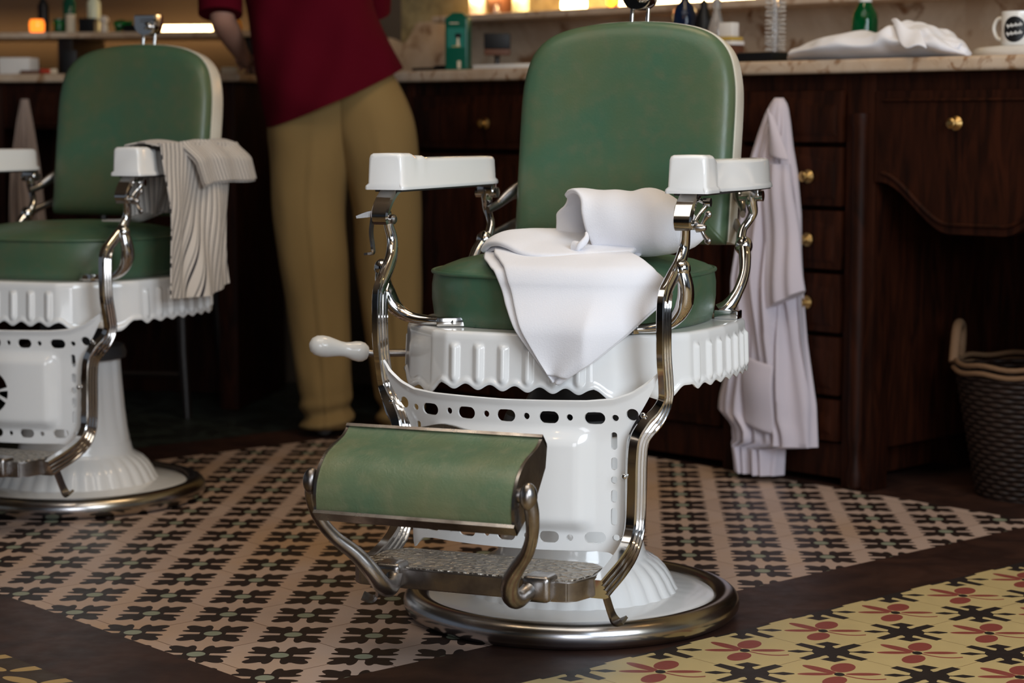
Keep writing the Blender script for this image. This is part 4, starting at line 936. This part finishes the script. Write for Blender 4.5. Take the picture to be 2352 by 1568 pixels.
# white towel on the nearer seat
def yf(x): return -.222 * (1 - min(.985, abs(x) / .258) ** 2.7) ** (1 / 2.7) - .005
def ysk(x): return -.268 if abs(x) < .13 else -.268 + (abs(x) - .13) * .85
def surf(x, s, off=0.0):
    e = yf(x) - .006
    if s < -.02: zt_ = lin([(.0, .628), (.02, .631), (.04, .638), (.07, .645), (.12, .652)], -s); return Vector((x, e - s - .012, zt_ + off))
    if s < .02:
        t = (s + .02) / .04; a = Vector((x, e + .008, .631)); b = Vector((x, e - .008, .612)); c = Vector((x, e - .006, .630))
        p = a * (1 - t) ** 2 + c * 2 * t * (1 - t) + b * t * t; return p + Vector((0, -off * t, off * (1 - t)))
    z = .632 - s; k = ss(.61, .53, z); y = (e - .008) * (1 - k) + (ysk(x) - .012) * k
    return Vector((x, y - off, z))
Lb = [(-.118, -.115), (-.095, -.06), (-.058, -.012), (-.041, .022), (-.024, .054), (.003, .093), (.038, .139), (.072, .180)]
Rb = [(.10, -.20), (.165, -.08), (.212, -.01), (.233, .024), (.226, .055), (.190, .098), (.138, .146), (.080, .183)]
def border(P, t):
    n = len(P) - 1; k = min(int(t * n), n - 1); f = t * n - k; a, b = P[k], P[k + 1]
    return a[0] + (b[0] - a[0]) * f, a[1] + (b[1] - a[1]) * f
def flap(inl, inr, off, smax):
    def fn(u, v):
        a = border(Lb, v * smax); b = border(Rb, v * smax); uu = inl + (1 - inl - inr) * u
        x = a[0] + (b[0] - a[0]) * uu; s = a[1] + (b[1] - a[1]) * uu
        wave = .0035 * math.sin(uu * 7 + v * 2.5) * ss(.35, .8, v) + .0022 * nz(x * 14, s * 14, off * 50)
        return surf(x, s, off + wave)
    return fn
tw = empty('towel', (0, 0, 0), label='folded white towel lying over the seat of the nearer green chair', cat='towel'); tw.matrix_world = T1
g = G(); addsheet(g, 40, 56, flap(0, 0, .003, 1), .005); addsheet(g, 40, 56, flap(.075, .01, .0105, .955), .006)
# hem of the upper layer
pth = [surf(*[p + d for p, d in zip(border(Rb, .52 + .44 * k / 20), (-.012, -.012))], .0135) for k in range(21)]
g.build('hanging_flap', terry, tw, angle=80)
g = G()
F0 = [(-.122, -.122, .652), (-.100, -.142, .668), (-.062, -.170, .668), (-.02, -.190, .656), (.03, -.190, .652), (.09, -.165, .654), (.155, -.12, .658)]
F1 = [(-.116, -.098, .664), (-.088, -.02, .682), (-.03, .025, .684), (.03, .045, .682), (.08, .045, .680), (.12, .035, .676), (.16, .02, .674)]
def c3(P, t): return Vector([curve1([(k / (len(P) - 1), P[k][i]) for k in range(len(P))], t) for i in range(3)])
def fold(u, v):
    a, b = c3(F0, u), c3(F1, u); p = a.lerp(b, v); p.z += .010 * math.sin(math.pi * v) * (1 - .3 * u) + .0015 * nz(p.x * 30, p.y * 30); return p
addsheet(g, 34, 14, fold, .011)
addsheet(g, 30, 10, lambda u, v: fold(u, v * .9) + Vector((-.0 + .004 * u, .006, -.010)), .006)
g.build('folded_layer', terry, tw, angle=80)
topz = [(0, .748), (.08, .762), (.16, .768), (.30, .763), (.42, .761), (.52, .763), (.60, .768), (.68, .763), (.78, .748), (.88, .730), (.95, .712), (1, .695)]
botz = [(0, .662), (.15, .652), (.3, .647), (.6, .648), (.8, .652), (.92, .660), (1, .680)]
dep = [(0, .054), (.2, .060), (.5, .066), (.75, .064), (.9, .050), (1, .006)]
def roll(a, t, shrink=0.0):
    th = 2 * math.pi * a; c, q = math.cos(th), math.sin(th)          # c: back/front, q: up/down
    front = ss(-.2, .9, -c) ; low = ss(.6, -.9, q)
    x0 = -.018 + .080 * front + .022 * low * front + .030 * ss(.2, 1, q) * (1 - front); x = x0 + (.256 - x0) * t; tt = max(0, x / .256)
    zt_, zb_, d = curve1(topz, tt), lin(botz, tt), lin(dep, tt)
    zc = (zt_ + zb_) / 2; hz = (zt_ - zb_) / 2 - shrink; e = .86
    y = -.075 + .03 * tt + (d - shrink) * math.copysign(abs(c) ** e, c); z = zc + hz * math.copysign(abs(q) ** e, q)
    n_ = nz(x * 13 + 3, y * 12, z * 12) * .007 + .0030 * math.sin((x * 60 + z * 20)) * ss(-.5, .4, q) * ss(.3, .5, tt) * ss(1, .8, tt)
    r = Vector((0, c, q)) * (n_ * ss(0, .12, t) * ss(1, .9, t))
    return Vector((x, y, z)) + r
g = G(); n = 72; m_ = 48
vs, fs = grid(n, m_, lambda a, t: roll(a, t), closed_u=True); fs.append(tuple(range((m_ - 1) * n, m_ * n)))
vi, fi = grid(n, m_ // 2, lambda a, t: roll(a, t * .93, .0075), closed_u=True); fi.append(tuple(range((m_ // 2 - 1) * n, (m_ // 2) * n)))
off = len(vs); allf = list(fs) + [tuple(i + off for i in f) for f in fi]
# rounded rim between the outer and the inner skin
rim = [(roll(a / n, 0) + roll(a / n, 0, .0075)) / 2 + Vector((-.003, 0, 0)) for a in range(n)]; off2 = off + len(vi)
allf += [(a, (a + 1) % n, off2 + (a + 1) % n, off2 + a) for a in range(n)] + [(off2 + a, off2 + (a + 1) % n, off + (a + 1) % n, off + a) for a in range(n)]
g.add(list(vs) + list(vi) + rim, allf)
addsheet(g, 12, 12, lambda u, v: Vector((-.012 + .05 * u, -.02 + .03 * u + .02 * v, .668 + .045 * v * (1 - .5 * u) + .006 * math.sin(v * 5))), .008)
g.sweep([(.058, -.150, .668), (.072, -.156, .671), (.081, -.150, .683), (.078, -.142, .692)], circ(.0045, 8, .007), side=(1, 0, 0), steps=5, scale=[1.6, 1.3, 1, .5])
g.build('rolled_bundle', terry, tw, angle=80)

# striped cloth over the farther chair's armrest
uvs = []; g = G()
def main(u, v):
    y = -.135 + .30 * u + .012 * math.sin(v * 4 + u * 2); z = .832 - v * (.340 + .012 * math.sin(u * math.pi) - .012 * u)
    x = .322 + .012 * math.sin(u * 9 + v * 2.6) * ss(.05, .5, v) + .006 * math.sin(u * 21 - v * 3) * ss(.2, .8, v) + .02 * v
    if v < .06: x = .300 + (x - .300) * ss(0, .06, v); z = .828 + .004 * math.sin(v / .06 * 1.57)
    return Vector((x, y, z))
addsheet(g, 60, 60, main, .003, 0, lambda u, v: ((u * .30 + v * (.05 + .05 * ss(.6, .2, u))) / .0175, v), uvs)
def flapc(u, v):
    y0, y1 = -.045 + .055 * v, .225 + .045 * v; y = y0 + (y1 - y0) * u; z = .838 - .098 * v + .012 * u * v
    return Vector((.318 + .030 * ss(0, .5, v) + .004 * math.sin(u * 16 + v), y, z + .004 * math.sin(u * 5)))
for k in (0, 1): addsheet(g, 50, 16, lambda u, v: flapc(u, v * (1 - .0 * k) + .02) + Vector((-.007 * k, .006 * k, -.006 * k)), .0035, 0, lambda u, v: (u * .27 / .0125, v), uvs)
def over(u, v):                                       # across the top of the armrest and down its inner side
    y = -.145 + .30 * u + .07 * u * (1 - v) * 1.0; t = v
    if t < .35: return Vector((.322 - .085 * t / .35, y, .828 + .012 * math.sin(math.pi * t / .35) * (.5 + .5 * math.sin(u * 8))))
    q = (t - .35) / .65; return Vector((.237 - .022 * ss(0, .2, q) + .012 * math.sin(u * 10 + q * 3), y * (1 - .35 * q) - .01 * q, .825 - .155 * q))
addsheet(g, 44, 30, over, .003, 0, lambda u, v: ((u * .3 + .02 * v) / .0175, v), uvs)
def tail(u, v): return Vector((.225 - .085 * v + .008 * math.sin(u * 6), -.10 + .16 * u * (1 - .75 * v) + .012 * v, .672 - .014 * ss(0, .3, v) + .006 * math.sin(u * 7) * (1 - v)))
addsheet(g, 20, 14, tail, .003, 0, lambda u, v: (u * .16 / .0175, v), uvs)
sc_ = g.build('striped_cloth', striped, angle=80, uv=uvs); put(sc_, T2)
tag(sc_, 'cream cloth with thin dark stripes draped over the farther chair\'s armrest', 'cloth')

# robes hanging from the cabinet knobs
def robe(name, T, cx, zs, lefts, rights, depth, mat, label, y0=-.055, seed=0):
    n, m_ = 120, 70
    g = G(); z0, z1 = zs
    def fn(a, t):
        z = z0 + (z1 - z0) * t; l, r = lin(lefts, z), lin(rights, z); c = (l + r) / 2; w_ = (r - l) / 2
        th = 2 * math.pi * a; cs, sn = math.cos(th), math.sin(th); d = lin(depth, z)
        front = ss(.15, -.3, sn)
        wv = (math.sin(cs * 9 + t * 2.2 + seed) * .4 + math.sin(cs * 17 - t * 1.5 + seed * 2) * .3 + nz(cs * 3, t * 3, seed) * .5) * front * min(1, t * 4)
        return Vector((c + w_ * cs * (1 + .06 * math.sin(th * 7 + t * 6) * min(1, t * 3)), y0 + sn * d - abs(wv) * d * 1.15 + .006, z))
    vs, fs = grid(n, m_, fn, closed_u=True); fs += [tuple(range(n)), tuple(range((m_ - 1) * n, m_ * n))]
    g.add(vs, fs); o = empty(name, (0, 0, 0), label=label, cat='robe'); o.matrix_world = T
    g.build('body', mat, o, angle=70); return o
px = lambda p, z=0: -.221 + (p - 1780) * .00140
lefts = [(.015, px(1702)), (.10, px(1690)), (.13, px(1690)), (.165, px(1660)), (.20, px(1664)), (.30, px(1688)), (.40, px(1694)), (.50, px(1694)), (.62, px(1706)), (.72, px(1722)), (.80, px(1736)), (.86, px(1748)), (.90, px(1758)), (.925, px(1768)), (.94, px(1776))]
rights = [(.015, px(1800)), (.085, px(1802)), (.095, px(1872)), (.20, px(1868)), (.35, px(1848)), (.45, px(1840)), (.55, px(1836)), (.66, px(1832)), (.76, px(1822)), (.82, px(1812)), (.88, px(1806)), (.92, px(1800)), (.94, px(1790))]
rb = robe('hanging_robe', WK, 0, (.938, .018), lefts, rights, [(.015, .035), (.5, .042), (.8, .034), (.92, .020), (.94, .010)], robe_mat, 'white cotton barber robe hanging from a drawer knob of the right-hand cabinet')
g = G(); n = 48
def slv(a, t):
    z = .78 - .325 * t; th = 2 * math.pi * a; l = px(1775) + t * (px(1792) - px(1775)); r = px(1835) + t * (px(1872) - px(1835)); c, w_ = (l + r) / 2, (r - l) / 2
    return Vector((c + w_ * math.cos(th), -.098 + (.018 + .010 * t) * math.sin(th) * (1 + .2 * math.sin(math.cos(th) * 8 + t * 3)) - .004 * math.sin(t * 9), z - .03 * t * math.cos(th) * -.9))
vs, fs = grid(n, 30, slv, closed_u=True); fs += [tuple(range(n)), tuple(range(29 * n, 30 * n))]
g.add(vs, fs); g.build('sleeve', robe_mat, rb, angle=70)
g = G(); addsheet(g, 10, 16, lambda u, v: Vector((px(1788) + (px(1800) - px(1788)) * u + v * (px(1842) - px(1800)) * (.25 + .75 * u), -.098 - .010 * math.sin(u * 3.1) - .012 * v, .915 - .115 * v - .02 * u * (1 - v) - .012 * u * v)), .005); g.build('collar', robe_mat, rb, angle=80)
g = G(); addsheet(g, 12, 14, lambda u, v: Vector((px(1746) + (px(1812) - px(1746)) * u, -.106 - .010 * math.sin(u * 3.1) - .006 * math.sin(v * 5), .315 - .17 * v - .02 * u)), .006); g.build('pocket', robe_mat, rb, angle=80)
lf = [(.40, .055), (.60, .068), (.75, .078), (.88, .092), (.95, .105)]; rt = [(.40, .20), (.60, .175), (.75, .160), (.88, .142), (.95, .130)]
robe('hanging_robe', WL, 0, (.95, .30), lf, rt, [(.3, .035), (.7, .030), (.95, .012)], beige_cloth, 'beige robe hanging from the left cabinet beside the farther backrest', y0=-.07, seed=2)

# crumpled towel on the right worktop
g = G(); n, m_ = 64, 90
tp = [(-.255, .012), (-.24, .028), (-.19, .042), (-.135, .052), (-.08, .062), (-.04, .067), (.01, .060), (.045, .066), (.07, .084), (.09, .078), (.13, .072), (.175, .070), (.20, .050), (.225, .034), (.245, .022), (.262, .010)]
dp = [(-.255, .02), (-.22, .06), (-.1, .075), (.05, .085), (.12, .085), (.22, .05), (.262, .012)]
def crumple(a, t):
    x = -.255 + .517 * t; h, d = curve1(tp, x), lin(dp, x); th = 2 * math.pi * a; c, q = math.cos(th), math.sin(th)
    y = .045 + d * c + .012 * math.sin(x * 18); z = CT + .001 + h * (q * .5 + .5) ** .8
    f = (math.sin(x * 45 + q * 3 + c * 2) * .0035 + nz(x * 22, y * 30, z * 30) * .008) * ss(-.6, .3, q) * (.4 + 1.1 * ss(0, .12, x))
    if -.9 < q < .15 and c < 0: y -= .010 * math.sin((q + .9) * 3)
    return Vector((x, y - f * .6, max(CT + .001, z + f)))
vs, fs = grid(n, m_, crumple, closed_u=True); fs += [tuple(range(n)), tuple(range((m_ - 1) * n, m_ * n))]; g.add(vs, fs)
addsheet(g, 20, 12, lambda u, v: Vector((.075 + .075 * u + .05 * v, -.005 - .035 * v - .012 * math.sin(u * 3), CT + .088 - .020 * u - .055 * v + .008 * math.sin(u * 6 + v * 3))), .006)
addsheet(g, 16, 8, lambda u, v: Vector((.15 + .10 * u, -.03 + .04 * u + .02 * v, CT + .026 + .022 * math.sin(v * 2.6) * (1 - .5 * u) - .008 * u)), .007)
tw3 = put(g.build('crumpled_towel', terry, angle=80), WK); tag(tw3, 'crumpled white towel lying along the edge of the right marble worktop', 'towel')

# ------------------------------------------------------------------ the man at the left counter
def chain_body(name, verts, edges, radii, mat, parent, sub=2):
    me = bpy.data.meshes.new(name); me.from_pydata(verts, edges, []); o = bpy.data.objects.new(name, me); C.objects.link(o)
    md = o.modifiers.new('sk', 'SKIN'); md.use_smooth_shade = True
    for k, r in enumerate(radii):
        sv = me.skin_vertices[0].data[k]; sv.radius = r if isinstance(r, tuple) else (r, r); sv.use_root = (k == 0)
    md = o.modifiers.new('su', 'SUBSURF'); md.levels = sub
    return frommods(name, o, mat, parent, angle=180)
man = empty('person', (-.47, 5.80, 0), label='person in burgundy shirt and khaki trousers standing between the two barber chairs', cat='person')
V = []; E_ = []; Rr = []
def jv(p, r, par=None):
    V.append(p); Rr.append(r); k = len(V) - 1
    if par is not None: E_.append((par, k))
    return k
pel = jv((0, .01, .95), (.08, .06)); wa = jv((-.05, .02, 1.08), (.085, .06), pel); ch = jv((-.10, .04, 1.28), (.10, .07), wa); nk0 = jv((-.13, .06, 1.41), (.07, .05), ch); nk = jv((-.15, .09, 1.49), .052, nk0)
h0 = jv((-.165, .12, 1.56), (.062, .07), nk); h1 = jv((-.175, .13, 1.64), (.075, .09), h0); h2 = jv((-.18, .13, 1.71), (.055, .07), h1)
for s_, hp, kn, an, toe in ((-1, (-.10, 0, .86), (-.085, -.01, .49), (-.06, .01, .09), (-.10, .16, .045)), (1, (.10, 0, .86), (.125, .01, .49), (.15, .04, .09), (.16, .19, .045))):
    a = jv(hp, .06, pel); b = jv(kn, .058, a); c = jv(an, .040, b); jv(toe, .03, c)
def arm(sh, el, wr, hd, par):
    a = jv(sh, .042, par); b = jv(el, .038, a); w1 = jv(tuple(Vector(el).lerp(Vector(wr), .35)), .039, b); c = jv(wr, .027, w1); d = jv(hd, (.038, .018), c); return c, d
wr1, hd1 = arm((-.30, .04, 1.40), (-.335, -.03, 1.17), (-.31, .17, 1.085), (-.30, .25, 1.06), nk0)
wr2, hd2 = arm((.06, .08, 1.40), (.06, .22, 1.20), (-.10, .38, 1.14), (-.17, .42, 1.12), nk0)
body = chain_body('body', V, E_, Rr, skin, man)
def finger(base, d, up, L_, r):
    b, d, up = Vector(base), Vector(d).normalized(), Vector(up).normalized(); g = G()
    g.sweep([b - d * .012, b, b + d * L_ * .45, b + d * L_ * .75 - up * L_ * .12, b + d * L_ * .95 - up * L_ * .32], circ(r, 10), side=up, steps=4, scale=[.9, 1, 1, .92, .7]); return g
g = G()
for hp, d, sd in (((-.30, .265, 1.058), (.05, 1, -.12), (1, 0, 0)), ((-.185, .425, 1.118), (-1, .25, -.1), (.25, 1, 0))):
    for k, L_ in enumerate((.062, .074, .069, .054)):
        q = finger(Vector(hp) + Vector(sd) * (.026 - .0175 * k), d, (0, 0, 1), L_, .0088); g.add(q.v, q.f)
    q = finger(Vector(hp) + Vector(sd) * .034 - Vector(d) * .045, Vector(d) * .7 + Vector(sd) * .7, (0, 0, 1), .055, .0105); g.add(q.v, q.f)
bmf = g.build('fingers', skin, man, angle=180)
# trousers: hips and two legs
def ringloft(g, rings, n=64, cap=True, fold=None):
    """rings: (centre, rx, ry)"""
    vs = []
    m_ = len(rings)
    for k, (c, rx, ry) in enumerate(rings):
        for a in range(n):
            th = 2 * math.pi * a / n; f = fold(k / (m_ - 1), th) if fold else 0
            vs.append(Vector(c) + Vector(((rx + f) * math.cos(th), (ry + f) * math.sin(th), 0)))
    fs = [(k * n + a, k * n + (a + 1) % n, (k + 1) * n + (a + 1) % n, (k + 1) * n + a) for k in range(m_ - 1) for a in range(n)]
    if cap: fs += [tuple(range(n)), tuple(range((m_ - 1) * n, m_ * n))]
    return g.add(vs, fs)
def dense(rings, m_=40):
    out = []
    for k in range(m_):
        t = k / (m_ - 1)
        out.append((Vector([curve1([(q / (len(rings) - 1), rings[q][0][i]) for q in range(len(rings))], t) for i in range(3)]),) + tuple(curve1([(q / (len(rings) - 1), rings[q][i]) for q in range(len(rings))], t) for i in (1, 2)))
    return out
me = bpy.data.metaballs
g = G()
Lr = [((-.035, .0, 1.03), .13, .100), ((-.078, .0, .90), .126, .122), ((-.090, 0, .78), .112, .112), ((-.100, .0, .65), .099, .098), ((-.088, 0, .50), .093, .090), ((-.078, .01, .36), .084, .084), ((-.068, .01, .24), .078, .080), ((-.060, .0, .15), .072, .078), ((-.056, .0, .08), .067, .078), ((-.054, .0, .022), .064, .080)]
Rl = [((.025, .0, 1.03), .100, .100), ((.070, .0, .90), .120, .118), ((.098, 0, .78), .108, .112), ((.118, .01, .65), .094, .098), ((.122, .015, .50), .089, .090), ((.130, .02, .36), .082, .084), ((.138, .03, .24), .075, .080), ((.146, .03, .15), .068, .078), ((.152, .03, .08), .060, .078), ((.154, .03, .022), .058, .080)]
def folds(seed):
    def f(t, th):
        v = .005 * math.sin(th * 2 + seed) + .008 * math.exp(-((th - 4.75) % 6.28 - 0) ** 2 * 12) * ss(.05, .3, t)
        v += .010 * math.sin(th * 1 + seed * 2 + t * 60) * ss(.80, .95, t) + .004 * nz(math.cos(th) * 2, math.sin(th) * 2, t * 9 + seed); return v
    return f
ringloft(g, dense(Lr, 90), fold=folds(1)); ringloft(g, dense(Rl, 90), fold=folds(2.2))
g.build('trousers', khaki, man, angle=70)
# shirt: rings between a left and a right profile point, tilted with the hem
Lp = [(-.215, .868), (-.232, .95), (-.247, 1.03), (-.258, 1.11), (-.268, 1.20), (-.29, 1.30), (-.30, 1.39), (-.25, 1.455), (-.19, 1.485)]
Rp = [(.166, 1.030), (.150, 1.062), (.128, 1.10), (.104, 1.15), (.084, 1.21), (.072, 1.29), (.065, 1.37), (.0, 1.45), (-.095, 1.49)]
dy = [(0, .165), (.2, .150), (.5, .135), (.75, .13), (.87, .10), (1, .062)]
g = G(); n, m_ = 96, 80; vs = []
for k in range(m_):
    t = k / (m_ - 1); A_ = [curve1([(q / 8, Lp[q][i]) for q in range(9)], t) for i in (0, 1)]; B_ = [curve1([(q / 8, Rp[q][i]) for q in range(9)], t) for i in (0, 1)]
    d = lin(dy, t); c = Vector(((A_[0] + B_[0]) / 2, .07 * t, (A_[1] + B_[1]) / 2)); h = Vector(((B_[0] - A_[0]) / 2, 0, (B_[1] - A_[1]) / 2))
    for a in range(n):
        th = 2 * math.pi * a / n; f = (.010 * math.sin(th * 3 + t * 9) + .007 * math.sin(th * 7 - t * 14) + .010 * nz(math.cos(th) * 2.2 + t * 3, math.sin(th) * 2.2, t * 5)) * (1 - .5 * t)
        sag = -.022 * max(0, -math.sin(th)) * (1 - t) ** 4
        vs.append(c + h * (math.cos(th) * (1 + f)) + Vector((0, (d + f) * math.sin(th), sag)))
fs = [(k * n + a, k * n + (a + 1) % n, (k + 1) * n + (a + 1) % n, (k + 1) * n + a) for k in range(m_ - 1) for a in range(n)]
g.add(vs, fs)
for P_ in ([(-.25, .05, 1.42), (-.315, .03, 1.37), (-.335, .0, 1.27), (-.335, -.03, 1.175)], [(-.02, .08, 1.43), (.045, .10, 1.38), (.062, .17, 1.28), (.06, .22, 1.20)]):
    g.sweep(P_, circ(.062, 28), side=(0, 1, 0), steps=8, scale=[1.1, 1.05, 1, .98])
g.build('shirt', burgundy, man, angle=80)
g = G(); g.sphere((-.18, .145, 1.675), .092, (.92, 1.08, .95), 24); g.sphere((-.165, .10, 1.62), .075, (.95, .9, 1.0), 20); g.build('hair', hairm, man)
for s_, x, y in ((-1, -.058, .03), (1, .155, .06)):
    g = G(); g.sweep([(x, y - .075, .040), (x - .005, y, .042), (x - .01, y + .09, .036), (x - .015, y + .17, .028), (x - .016, y + .20, .022)], circ(.042, 20, .040), side=(1, 0, 0), steps=5, scale=[(.7, .85), (.95, 1), (1.05, .85), (.9, .65), (.5, .45)])
    sh = g.build('shoe', shoe, man, angle=80)
